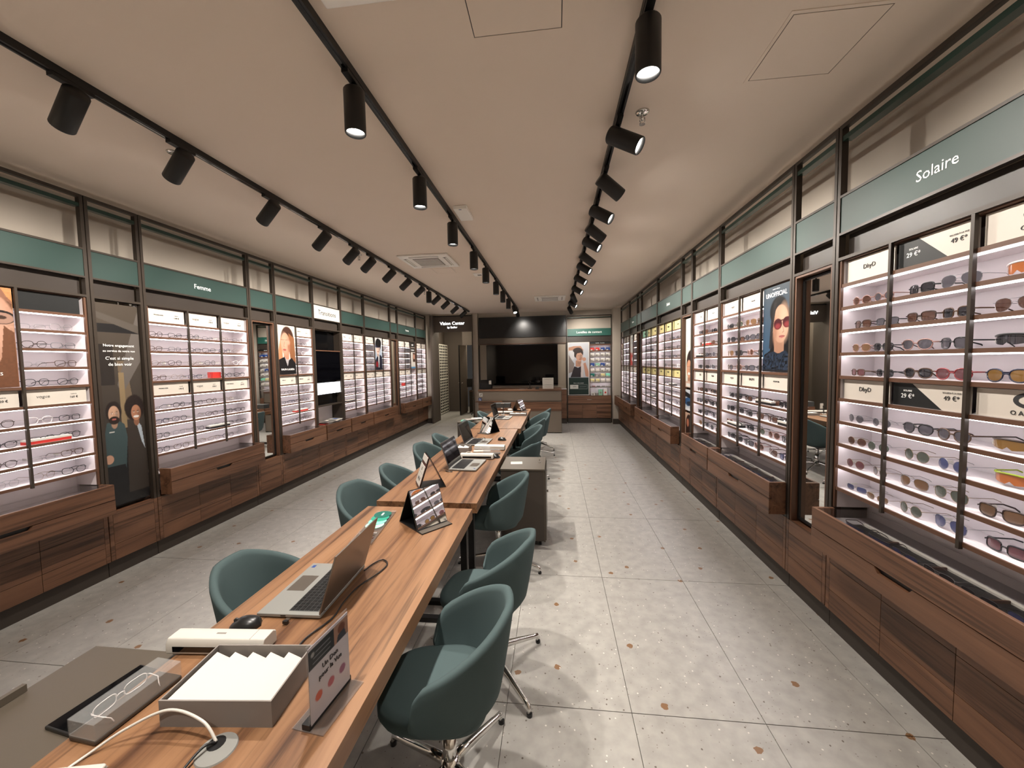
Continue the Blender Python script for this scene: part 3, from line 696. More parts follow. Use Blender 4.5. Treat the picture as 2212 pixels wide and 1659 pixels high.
m_ = ((cv.w < .21)).astype(float); cv.noise(3, 2.2, m_, 3); cv.rect(0, 1, .0, .02, (30, 30, 34))
M_ = wallmat('right', (2.92 + 4.11) / 2); w_ = (4.11 - 2.92 - .076) / 3
poster(M_, w_, w_ - .022, PZ0, PZ1, 'portrait poster of person with braided hair and burgundy sunglasses', cv,
       [('UNOFFICIAL', .05, 0, .59, 'ink_white'), ('exclusive collection', .012, 0, .632, 'ink_white')])
# laughing-face strip (right wall narrow bay)
r_, M_, w_ = narrow_frame('right', 4.905, 5.285, 'bronze and walnut frame around narrow laughing-face picture')
cv = Canvas(40, 130, (226, 228, 216)); rr = random.Random(4)
for q in range(16): x_, y_ = rr.uniform(.1, .8), rr.uniform(.55, .98); cv.line([(x_, y_), (x_ + rr.uniform(-.1, .1), y_ + rr.uniform(.01, .04))], .004, (120, 120, 116))
cv.ell(.62, .34, .5, .2, (40, 28, 26)); cv.face(.45, .27, .13, (206, 150, 120), (30, 24, 22)); cv.ell(.45, .20, .14, .02, (240, 236, 230)); cv.rect(0, 1, 0, .09, (206, 170, 150)); cv.rect(.1, .9, .01, .06, (228, 226, 220))
poster(M_, 0, w_ - .10, 1.32, 2.20, 'narrow picture of laughing dark-haired person under floating glasses', cv, y=.045)
cv = Canvas(40, 60, (200, 206, 214)); cv.poly([(0, .55), (1, .8), (1, .3), (.3, .2), (0, .3)], (40, 84, 130)); cv.poly([(0, .9), (.9, .75), (.6, .6), (0, .65)], (20, 24, 30)); cv.ell(.5, .35, .3, .1, (24, 40, 60)); cv.rect(0, 1, 0, .12, (232, 234, 238))
poster(M_, 0, w_ - .10, 1.02, 1.29, 'small blue and black picture panel under the laughing-face picture', cv, y=.045)
cv = Canvas(40, 70, (208, 172, 150)); cv.ell(.5, .62, .42, .34, (44, 22, 18)); cv.rect(.1, .9, .3, .62, (40, 20, 17)); cv.ell(.35, .7, .16, .12, (180, 110, 84)); cv.ell(.5, .2, .36, .2, (206, 150, 126)); cv.line([(.2, .28), (.8, .28)], .02, (30, 20, 20))
poster(M_, 0, w_ - .10, .56, .99, 'low picture of dark-haired head below blue picture panel', cv, y=.045)
# red-based picture
M_ = wallmat('right', (8.04 + 8.84) / 2); w_ = (.80 - .076) / 2
cv = Canvas(40, 90, (222, 222, 216)); cv.rect(0, 1, 0, .42, (206, 52, 40)); cv.ell(.5, .62, .18, .3, (170, 172, 172)); cv.rect(.42, .6, .42, .7, (230, 230, 226)); cv.ell(.6, .2, .16, .07, (236, 232, 228)); cv.ell(.55, .9, .2, .03, (120, 120, 120))
poster(M_, -w_ / 2, w_ - .022, PZ0, PZ1, 'tall pale picture with red lower half', cv)
cv = Canvas(10, 20, (150, 130, 70)).grad((110, 96, 56), (190, 168, 100))
M_ = wallmat('right', (8.85 + 9.94) / 2); w_ = (1.09 - .076) / 3
poster(M_, -w_, w_ - .1, PZ0, 2.1, 'plain gold panel in the farthest right bay', cv)
# close-up face (left edge)
M_ = wallmat('left', (1.41 + 2.61) / 2); w_ = (1.2 - .076) / 3
cv = Canvas(90, 160, (206, 140, 92)).grad((176, 116, 76), (214, 150, 98))
cv.poly([(.35, 1), (.8, 1), (1, .86), (1, .0), (0, 0), (0, .4), (.2, .3)], (112, 74, 52)); cv.ell(.62, .60, .42, .36, (196, 148, 122), soft=.06)
cv.ell(.60, .60, .38, .32, (212, 166, 142), soft=.5); cv.poly([(.25, 1), (.85, 1), (1, .84), (.8, .92), (.5, .94)], (150, 104, 82)); cv.poly([(.86, .62), (1, .55), (1, 0), (.62, 0), (.8, .3)], (120, 78, 54)); cv.noise(8, .22, ((cv.w < .30) | (cv.u > .9)).astype(float), 3)
for sx in (.44, .84): cv.ell(sx, .70, .19, .070, (24, 20, 20), soft=.05); cv.ell(sx, .692, .165, .056, (178, 140, 122), soft=.05); cv.ell(sx, .70, .07, .018, (70, 50, 40))
cv.line([(.6, .73), (.69, .73)], .010, (24, 20, 20)); cv.line([(.66, .66), (.60, .56), (.66, .545)], .007, (170, 120, 98)); cv.ell(.60, .47, .17, .026, (176, 96, 90)); cv.line([(.44, .47), (.76, .47)], .003, (130, 64, 60))
poster(M_, 0, w_ - .022, PZ0, PZ1, 'orange poster with close-up of face wearing dark glasses', cv, [('MICHAEL KORS', .030, .0, .09, 'ink_white')])
# two people
r_, M_, w_ = narrow_frame('left', 2.615, 2.995, 'bronze frame around the two-people poster', wood=False)
cv = Canvas(96, 380, (60, 52, 46)).grad((40, 36, 34), (86, 76, 66))
cv.poly([(.55, .42), (.8, .42), (.62, .72), (.42, .72)], (122, 104, 84)); cv.poly([(1, .72), (1, .98), (.4, .6), (.5, .55)], (112, 104, 98)); cv.rect(0, 1, .86, .9, (34, 32, 32)); cv.poly([(0, .93), (1, .86), (1, .90), (0, .96)], (96, 88, 80)); cv.rect(0, .35, .6, .8, (46, 40, 36)); cv.rect(.44, .56, .38, .66, (150, 128, 96))
cv.poly([(.0, .0), (1, 0), (1, .3), (.0, .3)], (28, 26, 27)); cv.poly([(.55, .05), (.66, .05), (.68, .2), (.58, .2)], (120, 108, 100))
cv.poly([(.02, .10), (.04, .36), (.1, .415), (.34, .425), (.5, .40), (.55, .33), (.5, .24), (.44, .1)], (66, 84, 86)); cv.poly([(.02, .02), (.02, .2), (.46, .2), (.5, .02)], (26, 26, 28))
cv.poly([(.5, .05), (.54, .32), (.62, .40), (.78, .41), (.96, .36), (1, .28), (1, .05)], (62, 54, 48)); cv.poly([(.76, .42), (.9, .38), (.96, .26), (.88, .3)], (186, 196, 206))
cv.ell(.27, .468, .18, .052, (40, 30, 26)); cv.face(.27, .455, .042, (214, 170, 142), (40, 30, 26)); cv.ell(.27, .425, .12, .02, (46, 34, 28)); cv.ell(.27, .43, .05, .005, (180, 100, 90))
cv.ell(.76, .478, .24, .066, (40, 28, 24)); cv.noise(5, .6, (((cv.u - .76) / .24) ** 2 + ((cv.w - .478) / .066) ** 2 < 1.1).astype(float), 3); cv.face(.79, .452, .040, (184, 128, 98), (30, 22, 20)); cv.ell(.79, .432, .07, .006, (240, 236, 232))
cv.ell(.10, .235, .1, .022, (206, 158, 132)); cv.rect(.14, .26, .365, .371, (220, 216, 210))
poster(M_, 0, w_ - .06, .555, 2.215, 'tall poster of bearded man in teal polo and curly-haired woman', cv,
       [('Notre engagement', .030, 0, 1.32, 'ink_white'), ('au service de votre vue', .025, 0, 1.275, 'ink_white'), ("C'est si simple", .036, 0, 1.215, 'ink_white'), ('de bien voir', .036, 0, 1.165, 'ink_white')], y=.03)
# long-haired woman
M_ = wallmat('left', (4.59 + 5.37) / 2); w_ = (.78 - .076) / 2
cv = Canvas(80, 150, (232, 220, 206)); cv.ell(.55, .72, .38, .26, (74, 46, 36)); cv.poly([(.62, .85), (.95, .75), (1, .2), (.74, .12), (.66, .4)], (150, 98, 64)); cv.poly([(.18, .8), (.02, .5), (.0, .3), (.25, .28)], (196, 140, 100))
cv.rect(.3, .6, .3, .48, (206, 146, 118)); cv.ell(.42, .62, .26, .225, (206, 152, 124), soft=.06); cv.ell(.36, .64, .17, .17, (222, 172, 146), soft=.9); cv.ell(.62, .58, .07, .15, (176, 120, 94), soft=.9)
for sx in (.29, .55): cv.ell(sx, .665, .08, .016, (240, 230, 222)); cv.ell(sx - .01, .665, .035, .016, (60, 50, 50)); cv.line([(sx - .1, .70), (sx + .08, .705)], .006, (90, 60, 46)); cv.ell(sx, .655, .13, .05, (214, 166, 140), soft=.9)
cv.line([(.38, .66), (.32, .57), (.38, .555)], .006, (184, 130, 108)); cv.ell(.36, .50, .1, .018, (176, 88, 84)); cv.poly([(0, 0), (1, 0), (1, .22), (.75, .34), (.5, .26), (.35, .36), (.0, .3)], (28, 26, 28)); cv.poly([(.34, .36), (.5, .16), (.62, .34), (.5, .28)], (186, 180, 182))
poster(M_, -w_ / 2, w_ - .022, PZ0, PZ1, 'portrait poster of long-haired woman in black collar', cv, [('RALPH LAUREN', .036, 0, .065, 'ink_white')])
# dark-haired man
M_ = wallmat('left', (6.92 + 8.07) / 2); w_ = (1.15 - .076) / 3
cv = Canvas(60, 120, (206, 214, 222)).grad((120, 160, 200), (226, 224, 222)); cv.ell(.5, .78, .36, .2, (14, 14, 18)); cv.face(.46, .66, .17, (236, 206, 190), (14, 14, 18)); cv.ell(.44, .73, .34, .04, (50, 50, 80)); cv.ell(.55, .84, .36, .13, (14, 14, 18))
cv.poly([(0, 0), (1, 0), (1, .4), (.75, .48), (.55, .42), (.35, .42), (.1, .3)], (34, 36, 52)); cv.poly([(.48, .42), (.64, .44), (.56, .08), (.5, .08)], (226, 224, 224)); cv.ell(.3, .18, .14, .09, (150, 34, 44)); cv.rect(0, 1, 0, .05, (16, 22, 34))
poster(M_, 0, w_ - .022, PZ0, PZ1, 'portrait poster of dark-haired man in dark jacket', cv)
M_ = wallmat('left', (8.47 + 9.62) / 2); w_ = (1.15 - .076) / 3
cv = Canvas(40, 90, (226, 220, 212)); cv.rect(0, 1, .80, 1, (20, 20, 22)); cv.rect(0, 1, .62, .78, (18, 18, 20)); cv.rect(0, 1, .785, .795, (120, 84, 60)); cv.rect(.5, 1, .25, .6, (60, 34, 28)); cv.ell(.75, .45, .16, .1, (206, 150, 126)); cv.rect(0, 1, .0, .06, (70, 140, 190)); cv.ell(.5, .9, .2, .03, (220, 220, 220)); cv.rect(.2, .8, .68, .73, (200, 200, 200))
poster(M_, w_, w_ - .022, PZ0, PZ1, 'black and white advertising panel beside the far left Homme shelves', cv)

# ---- screens bay on the left wall
def screens():
    y0, y1 = 5.375, 6.115; w = y1 - y0; M = wallmat('left', (y0 + y1) / 2)
    r = thing('screen_bay', 'bay of black screens under white Transitions band on left wall', 'screen unit'); r.matrix_world = M
    frame_parts(r, w, band='white_paper')
    b = [c for c in r.children if c.name.startswith('sign_band')][0]; text('Transitions', .105, 'ink', b, 0, .005, 2.495)
    for s in (-1, 1): box('side_lining', s * (w / 2 - .031) - .0065, s * (w / 2 - .031) + .0065, .012, .2, .775, 2.237, 'bronze', r)
    a, b = -w / 2 + .039, w / 2 - .039
    box('back_panel', a, b, .2, .208, .70, 2.237, 'panel_white', r)
    box('dark_recess', a, b, .12, .13, 1.92, 2.232, 'dark_gloss', r); box('shelf', a, b, .012, .2, 1.905, 1.92, 'wood_edge', r)
    s = box('display_screen', a + .004, b - .004, .02, .05, 1.44, 1.90, 'screen_off', r)
    box('dark_recess', a, b, .1, .11, 1.06, 1.43, 'dark_gloss', r); box('shelf', a, b, .012, .2, 1.045, 1.06, 'bronze', r)
    cw = (b - a) / 3
    for i in range(3):
        c = thing('lit_card', f'{["left", "middle", "right"][i]} of three glowing white cards under black screen', 'card', group='glowing cards under the screen'); c.matrix_world = M
        box('plate', a + cw * i + .008, a + cw * (i + 1) - .008, .03, .04, 1.235, 1.41, 'lit_card', c)
        if i: text('⌐', .05, 'ink', c, a + cw * (i + .5), .028, 1.34)
        MB().box(a + cw * i + .012, a + cw * (i + 1) - .012, .026, .03, 1.238, 1.246).build('foot_strip', 'led', c)
    rr = random.Random(3)
    k = 0
    for (x, y, rz, m) in ((-.22, .06, .1, 'red_card'), (-.05, .09, -.2, 'white_paper'), (.14, .05, .15, 'grey_card'), (.24, .1, -.1, 'white_paper'), (.02, .02, .3, 'card_white'), (-.18, .0, -.15, 'grey_card')):
        t = thing('magazine', ['red magazine at left of the pile under black screens', 'white magazine in the middle of the pile under screens', 'grey magazine right of middle under black screens', 'white magazine at right end of pile under screens', 'cream magazine on top in pile under screens', 'grey magazine front left in pile under screens'][k], 'magazine', group='magazines under the screens')
        t.matrix_world = M @ Matrix.Translation((x, y, .7725 + .005 * k)) @ Matrix.Rotation(rz, 4, 'Z')
        box('cover', -.075, .075, -.1, .1, 0, .004, m, t); box('cover_picture', -.05, .05, -.06, .05, .004, .0046, rr.choice(['ink', 'red_card', 'card_yellow', 'blue_sign']), t); k += 1
screens()
# boxes lying on shelves
def case_box(side, Y, z, d, l, h, mat, label, dep=.06):
    t = thing('glasses_box', label, 'box'); t.matrix_world = wallmat(side, Y) @ Matrix.Translation((0, .035, z + .001))
    box('lower_tray', -l / 2, l / 2, 0, dep, 0, h * .6, mat, t); box('lid', -l / 2 - .001, l / 2 + .001, -.001, dep + .001, h * .6, h, 'white_paper' if h < .04 else mat, t)
    return t
case_box('left', 2.33, 1.167, .1, .24, .034, 'red_card', 'long red box on sixth shelf beside close-up face poster')
case_box('left', 3.73, 1.034, .1, .24, .034, 'black_plastic', 'long black box on seventh shelf under Femme sign')
case_box('left', 3.72, 1.568, .1, .10, .062, 'red_card', 'small red box on fourth shelf under Femme sign')
case_box('left', 5.08, 1.034, .1, .26, .034, 'red_card', 'long red box below the long-haired woman poster')
case_box('right', 3.33, 1.30, .1, .24, .034, 'black_plastic', 'long black box on fifth shelf beside braided-hair portrait')
case_box('right', 3.86, 1.034, .1, .24, .034, 'black_plastic', 'long black box on seventh shelf beside braided-hair portrait')
case_box('right', 3.02, 1.167, .1, .2, .034, 'black_plastic', 'long black box on sixth shelf below braided-hair portrait')
case_box('right', 4.55, 1.836, .1, .2, .034, 'red_card', 'long red box on second shelf of two-column sunglasses bay')
case_box('right', 4.76, 1.703, .1, .16, .034, 'black_plastic', 'black box on third shelf of two-column sunglasses bay')
case_box('right', 5.85, 1.30, .1, .2, .034, 'black_plastic', 'dark box on fifth shelf of nearer yellow-card bay')
case_box('right', 7.0, 1.034, .1, .18, .034, 'black_plastic', 'dark box on seventh shelf of farther yellow-card bay')
case_box('left', 6.4, 1.034, .1, .28, .034, 'black_plastic', 'long dark box right of black screens')
case_box('left', 8.85, 1.167, .1, .09, .062, 'red_card', 'small red box on sixth shelf under left Homme sign')
# sunglasses lying in the glass-topped drawers of the right wall
def in_drawer(y0, y1, n, seed, wh):
    M = wallmat('right', (y0 + y1) / 2); w = y1 - y0; rnd = random.Random(seed)
    t = thing('drawer_insert', 'dark velvet insert with white strip in glass-topped drawer ' + wh, 'tray'); t.matrix_world = M
    box('velvet', -w / 2 + .14, w / 2 - .03, -.095, .055, .7225, .728, 'black_plastic', t); box('label_strip', -w / 2 + .14, w / 2 - .03, .058, .078, .7225, .735, 'white_paper', t)
    for q in range(1, 4): box('partition', -w / 2 + .14 + (w - .17) * q / 4 - .003, -w / 2 + .14 + (w - .17) * q / 4 + .003, -.095, .055, .728, .74, 'wood_edge', t)
    for i in range(n):
        sh, fr, ln = rnd.choice([('aviator', 'black', 'blue'), ('way', 'black', 'black'), ('sport', 'black', 'blue'), ('aviator', 'silver', 'black')])
        x = -w / 2 + .14 + (w - .17) * (i + .5) / n
        m = M @ Matrix.Translation((x, -.055, .7285)) @ Matrix.Diagonal((1, .62, .72, 1))
        eyewear(f'{fr} sunglasses, {ORD[i]} from far end, in glass-topped drawer {wh}', 'sunglasses', sh, fr, ln, m, True, 'sunglasses in drawer ' + wh)
in_drawer(1.34, 2.46, 6, 5, 'under Solaire bay')
in_drawer(2.925, 4.05, 5, 6, 'under braided-hair portrait bay')
in_drawer(4.07, 4.88, 3, 8, 'under two-column bay')

# ---------------------------------------------------------------- end wall
M0 = Matrix.Identity(4)
# doorway to the consulting rooms
t = thing('sign_header', 'dark header over doorway with glowing white Vision Center letters', 'sign', (-2.85, 10.55, 0))
box('panel', -.59, .59, 0, .12, 2.57, 2.99, 'wall_dark', t); box('top_rail', -.59, .59, -.012, .12, 2.99, 3.02, 'black_steel', t)
o = text('Vision Center', .125, 'lit_letters', t, 0, -.004, 2.80); o['label'] = 'glowing white letters'
o = text('by Essilor', .075, 'lit_letters', t, 0, -.004, 2.69); o['label'] = 'small glowing white letters'
struct('door_frame', MB().box(-3.44, -3.39, 10.35, 11.0, 0, 3.02).box(-2.275, -2.26, 10.42, 11.0, 0, 3.02), 'wall_dark')
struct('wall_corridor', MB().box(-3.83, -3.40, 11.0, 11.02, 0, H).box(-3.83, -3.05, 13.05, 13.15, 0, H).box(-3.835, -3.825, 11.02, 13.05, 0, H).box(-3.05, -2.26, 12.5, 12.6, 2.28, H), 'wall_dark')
struct('wall_consulting', MB().box(-3.0, -2.27, 14.0, 14.1, 0, H), 'wall_paint')
# white lattice rack along the corridor
lt = thing('lattice_rack', 'white lattice rack holding spectacles behind the doorway', 'rack', (-3.70, 12.02, 0))
LY, LZ0, LZ1 = .95, .04, 2.30
for i in range(6): y = LY * i / 5; box('upright', -.003, .003, y - .018, y + .018, LZ0, LZ1, 'white_lattice', lt)
for i in range(25): z = LZ0 + (LZ1 - LZ0) * i / 24; box('crossbar', -.0025, .0025, .0, LY, z - .014, z + .014, 'white_lattice', lt)
box('middle_rail', -.012, .012, 0, LY, 1.14, 1.18, 'white_lattice', lt)
box('back_sheet', -.05, -.04, 0, LY, LZ0, LZ1, 'black_plastic', lt)
# open door leaf
d = thing('door_leaf', 'dark open door leaf with steel handle beyond doorway', 'door', (-3.02, 11.92, 0), math.radians(84))
box('leaf', 0, .62, -.02, .02, .02, 2.26, 'wall_dark', d); box('edge_strip', -.004, 0, -.02, .02, .02, 2.26, 'black_steel', d)
MB().tube([(.05, -.02, 1.05), (.05, -.06, 1.05), (.16, -.06, 1.05)], .008, 6).tube([(.05, .02, 1.05), (.05, .06, 1.05), (.16, .06, 1.05)], .008, 6).build('handle', 'chrome', d, smooth=True)
t = thing('wall_notice', 'small blue and white notice on the consulting room wall', 'notice', (-2.88, 13.99, 1.62)); box('sheet', -.07, .07, -.006, 0, 0, .42, 'white_paper', t); box('blue_print', -.05, .05, -.008, -.006, .05, .37, 'blue_sign', t)
t = thing('consulting_desk', 'small walnut desk in the room beyond doorway', 'desk', (-2.72, 12.9, 0)); box('top', -.16, .16, -.3, .3, .72, .75, 'wood_cab', t); box('side', -.16, -.14, -.3, .3, 0, .72, 'wall_dark', t); box('side', .14, .16, -.3, .3, 0, .72, 'wall_dark', t)
t = thing('monitor', 'black monitor on the desk beyond doorway', 'monitor', (-2.80, 12.75, .75), .5); MB().cyl((0, 0, 0), (0, 0, .015), .09, n=16).build('foot', 'black_plastic', t); MB().cyl((0, 0, .015), (0, 0, .2), .018).build('neck', 'black_plastic', t); box('panel', -.2, .2, -.02, .01, .12, .40, 'black_plastic', t)
t = thing('office_chair', 'black office stool on castors in room beyond doorway', 'chair', (-2.50, 12.25, 0))
MB().cyl((0, 0, .48), (0, 0, .55), .19, n=20).build('seat', 'black_plastic', t); MB().cyl((0, 0, .08), (0, 0, .48), .025).build('column', 'chrome', t)
MB().cyl((0, 0, .22), (0, 0, .235), .17, n=20).build('foot_ring', 'grey_card', t)
for k in range(5): a = 2 * PI * k / 5; MB().tube([(0, 0, .1), (.24 * math.cos(a), .24 * math.sin(a), .05), (.25 * math.cos(a), .25 * math.sin(a), .0)], [.02, .016, .02], 6).build('leg', 'black_plastic', t)
MB().grid([[(.19 * math.sin(a), .19 * math.cos(a), z) for a in np.linspace(-1, 1, 9)] for z in (.6, .7, .85)]).build('backrest', 'black_plastic', t, smooth=True)
pl = bpy.data.lights.new('consulting_fill_light', 'AREA'); pl.energy = 16; pl.size = .4; pl.color = (1, .9, .72); t = thing('added_ceiling_lamp', 'added flat ceiling lamp brightening the room beyond doorway', 'lamp', (-2.66, 13.3, H)); MB().cyl((0, 0, -.03), (0, 0, 0), .22, n=24).build('diffuser', 'white_plastic', t)  # unseen lamp added to brighten the consulting room
o = bpy.data.objects.new('fill_light', pl); COL.objects.link(o); o.parent = t; o.location = (0, 0, -.04)
t2 = copy_tree(t); t2.location = (-3.2, 11.6, H); t2['label'] = 'added flat ceiling lamp brightening the corridor behind the doorway'  # second unseen lamp added to brighten the lattice and corridor floor

# recess with television
struct('wall_recess', MB().box(-2.12, 1.53, 10.62, 10.64, 0, H), 'wall_paint')
t = thing('upper_panel', 'wide black glossy panel above the television', 'panel', (-.89, 10.52, 0)); box('sheet', -1.2, 1.2, 0, .05, 2.385, 2.93, 'black_plastic', t); box('lower_trim', -1.2, 1.2, -.004, .05, 2.365, 2.385, 'black_steel', t)
t = thing('taupe_strip', 'taupe strip panel between black panel and television', 'panel', (-.89, 10.54, 0)); box('sheet', -1.2, 1.2, 0, .06, 2.20, 2.364, 'strip_taupe', t); box('wood_trim', -1.2, 1.2, -.012, .05, 2.178, 2.198, 'wood_edge', t)
t = thing('television_backboard', 'warm grey backboard behind the television', 'panel', (-.89, 10.57, 0)); box('sheet', -1.2, 1.2, 0, .04, .95, 2.175, 'backboard', t)
for s in (-1, 1): box('side_trim', s * 1.2 - .012, s * 1.2 + .012, -.02, 0, .95, 2.175, 'bronze', t)
t = thing('television', 'large switched-off black television on back wall', 'television', (-.90, 10.50, 0)); MB().box(-.985, .985, 0, .05, 1.045, 2.165).build('bezel', 'black_plastic', t, bevel=.004); box('screen', -.975, .975, -.003, 0, 1.055, 2.155, 'screen_off', t)
t = thing('back_cabinet', 'low walnut cabinet under the television', 'cabinet', (-.89, 10.36, 0)); box('carcass', -1.2, 1.2, .0, .2, .14, .93, 'wood_cab_x', t); box('kick_plate', -1.2, 1.2, .02, .2, 0, .14, 'kick_dark', t); box('top', -1.2, 1.2, -.01, .2, .93, .945, 'panel_white', t)
for i in range(6): box('door', -1.2 + .4 * i + .002, -1.2 + .4 * i + .398, -.012, 0, .52, .92, 'wood_cab_x', t); box('drawer', -1.2 + .4 * i + .002, -1.2 + .4 * i + .398, -.012, 0, .15, .515, 'wood_cab_x', t)
# contact lens unit
LX, LW = .92, 1.17
u = thing('contact_lens_unit', 'contact lens shelving unit under green Lentilles de contact sign', 'shelving', (LX, 10.45, 0))
for s in (-1, 1): box('post', s * (LW / 2) - .011, s * (LW / 2) + .011, 0, .036, .14, 2.91, 'bronze', u)
a, b = -LW / 2 + .012, LW / 2 - .012
box('top_rail', a, b, 0, .03, 2.888, 2.91, 'bronze', u); box('green_rail', a, b, .004, .05, 2.835, 2.86, 'green_rail', u)
o = box('sign_band', a, b, .006, .018, 2.36, 2.55, 'sign_green_dark', u); text('Lentilles de contact', .085, 'ink_white', o, 0, .004, 2.455)
box('header_panel', a, b, .05, .06, 2.21, 2.36, 'header_taupe', u); box('niche_rail', a, b, 0, .05, 2.195, 2.21, 'bronze', u)
box('back_panel', a, b, .16, .165, .75, 2.195, 'panel_white', u)
SX0, SX1 = .02, LW / 2 - .014
box('side_lining', SX0 - .012, SX0, .0, .16, .76, 2.195, 'wood_edge', u)
o = box('name_strip', SX0, SX1, .02, .03, 2.13, 2.19, 'card_black', u); text('Lentilles   Entretien', .03, 'ink_white', o, .29, .018, 2.16)
LZ = [1.955, 1.815, 1.675, 1.535, 1.395, 1.255, 1.115, .985]
for i, z in enumerate([2.12] + LZ):
    MB().box(SX0, SX1, .012, .158, z - .012, z).build('shelf', 'panel_white', u)
    box('shelf_edge', SX0, SX1, .002, .0118, z - .025, z + .010, 'wood_edge' if i < 2 else 'grey_card', u)
    box('led_strip', SX0 + .02, SX1 - .02, .02, .03, z - .018, z - .0125, 'led', u)
box('drawer', a, b, -.02, .16, .535, .745, 'wood_cab_x', u); MB().box(-.06, .06, -.026, -.02, .635, .65).build('handle', 'chrome', u)
box('shadow_gap', a, b, .01, .16, .515, .535, 'black_plastic', u)
for i in range(3): box('front_panel', a + (b - a) * i / 3 + .002, a + (b - a) * (i + 1) / 3 - .002, 0, .16, .14, .513, 'wood_cab_x', u)
box('kick_plate', a, b, .02, .16, 0, .14, 'kick_dark', u)
rowmat = [['red_card', 'red_card', 'blue_sign', 'blue_sign'], ['lit_white'] * 4, ['white_paper'] * 4, ['blue_sign', 'card_mint', 'blue_sign', 'white_paper'], ['card_white', 'card_white', 'white_paper', 'white_paper'], ['green_disc1', 'grey_card', 'card_yellow', 'green_disc3'], ['card_yellow', 'card_yellow', 'card_white', 'card_white']]
nm = {'red_card': 'red', 'blue_sign': 'blue', 'lit_white': 'white', 'white_paper': 'white', 'card_mint': 'mint', 'card_white': 'cream', 'green_disc1': 'dark green', 'grey_card': 'grey', 'card_yellow': 'yellow', 'green_disc3': 'pale green'}
for k, row in enumerate(rowmat):
    for c, m in enumerate(row):
        x = SX0 + (SX1 - SX0) * (c + .5) / 4
        t = thing('contact_lens_box', f'{nm[m]} contact lens box, {["first", "second", "third", "fourth"][c]} from left on {ORD[k]} shelf of lens unit', 'box', (LX + x, 10.475, LZ[k] + .001), group='contact lens boxes on the lens unit')
        mm = 'white_paper' if m == 'lit_white' else m
        MB().prism([(0, 0), (.08, 0), (.08, .085), (0, .062)], -.052, .052, 'yz').build('carton', mm, t)
        box('print', -.045, .0, -.001, 0, .01, .035, 'white_paper' if mm != 'white_paper' else 'grey_card', t)
for k, (x, w, h, m, l) in enumerate(((.10, .10, .07, 'white_paper', 'small white carton low in the lens unit, far left'), (.20, .09, .06, 'grey_card', 'grey carton low in the lens unit beside green bottles'), (.30, .1, .16, 'card_mint', 'green care solution carton low in lens unit'), (.43, .11, .17, 'white_paper', 'tall white carton with red ring low in lens unit'))):
    t = thing('care_carton', l, 'box', (LX + x, 10.49, .7505)); box('carton', -w / 2, w / 2, 0, .07, 0, h, m, t); MB().cyl((0, -.002, h * .45), (0, 0, h * .45), .025, n=16).build('print', 'red_card' if k == 3 else 'grey_card', t)
for k, x in enumerate((.12, .25, .38, .5)):
    t = thing('lens_case', f'{["pink", "dark", "grey", "white"][k]} lens case on lowest narrow shelf of the lens unit', 'case', (LX + x, 10.49, .986)); MB().cyl((-.022, .03, 0), (-.022, .03, .02), .02, n=12).cyl((.022, .03, 0), (.022, .03, .02), .02, n=12).box(-.02, .02, .02, .04, 0, .01).build('body', ['frame_red', 'black_plastic', 'grey_card', 'white_paper'][k], t)
cv = Canvas(90, 220, (206, 208, 214)).grad((196, 200, 210), (214, 216, 222))
cv.poly([(0, .9), (.3, .93), (.6, .93), (.75, .84), (.6, .86), (.3, .86), (0, .82)], (196, 146, 118)); cv.ell(.48, .80, .24, .10, (52, 38, 34)); cv.poly([(.05, .85), (.3, .84), (.3, .68), (.15, .66)], (232, 230, 232)); cv.poly([(0, .8), (.2, .66), (.3, .6), (.25, .45), (.05, .42), (0, .42)], (150, 138, 132))
cv.rect(.36, .6, .54, .66, (196, 146, 120)); cv.face(.54, .725, .085, (216, 166, 140), (50, 36, 32), turn=.3); cv.ell(.46, .845, .22, .05, (52, 38, 34)); cv.poly([(.12, .34), (.3, .55), (.48, .52), (.62, .55), (.7, .34)], (44, 36, 42))
cv.poly([(.6, .34), (.62, .62), (.72, .64), (.72, .34)], (224, 212, 208)); cv.poly([(.72, .60), (.82, .62), (1, .40), (.98, .34), (.82, .36)], (206, 152, 126)); cv.ell(.76, .68, .09, .035, (212, 160, 134)); cv.rect(0, 1, 0, .335, (24, 50, 44)); cv.rect(.1, .48, .12, .20, (232, 230, 222)); cv.line([(.5, .12), (.9, .12), (.9, .2), (.5, .2)], .003, (160, 170, 166)); cv.line([(.55, .16), (.84, .165)], .005, (120, 130, 126))
for (x0, x1, y0, y1) in ((0, .035, 0, 1), (.965, 1, 0, 1), (0, 1, 0, .012), (0, 1, .988, 1)): cv.rect(x0, x1, y0, y1, (236, 232, 224))
poster(Matrix.Translation((LX, 10.45, 0)), (a + SX0 - .012) / 2, SX0 - .02 - a, .76, 2.19, 'tall poster of woman with towel over green panel on lens unit', cv, [('20%', .055, -.11, .235, 'ink'), ('Avec la carte contacto', .03, 0, .33, 'ink_white')], y=.0)

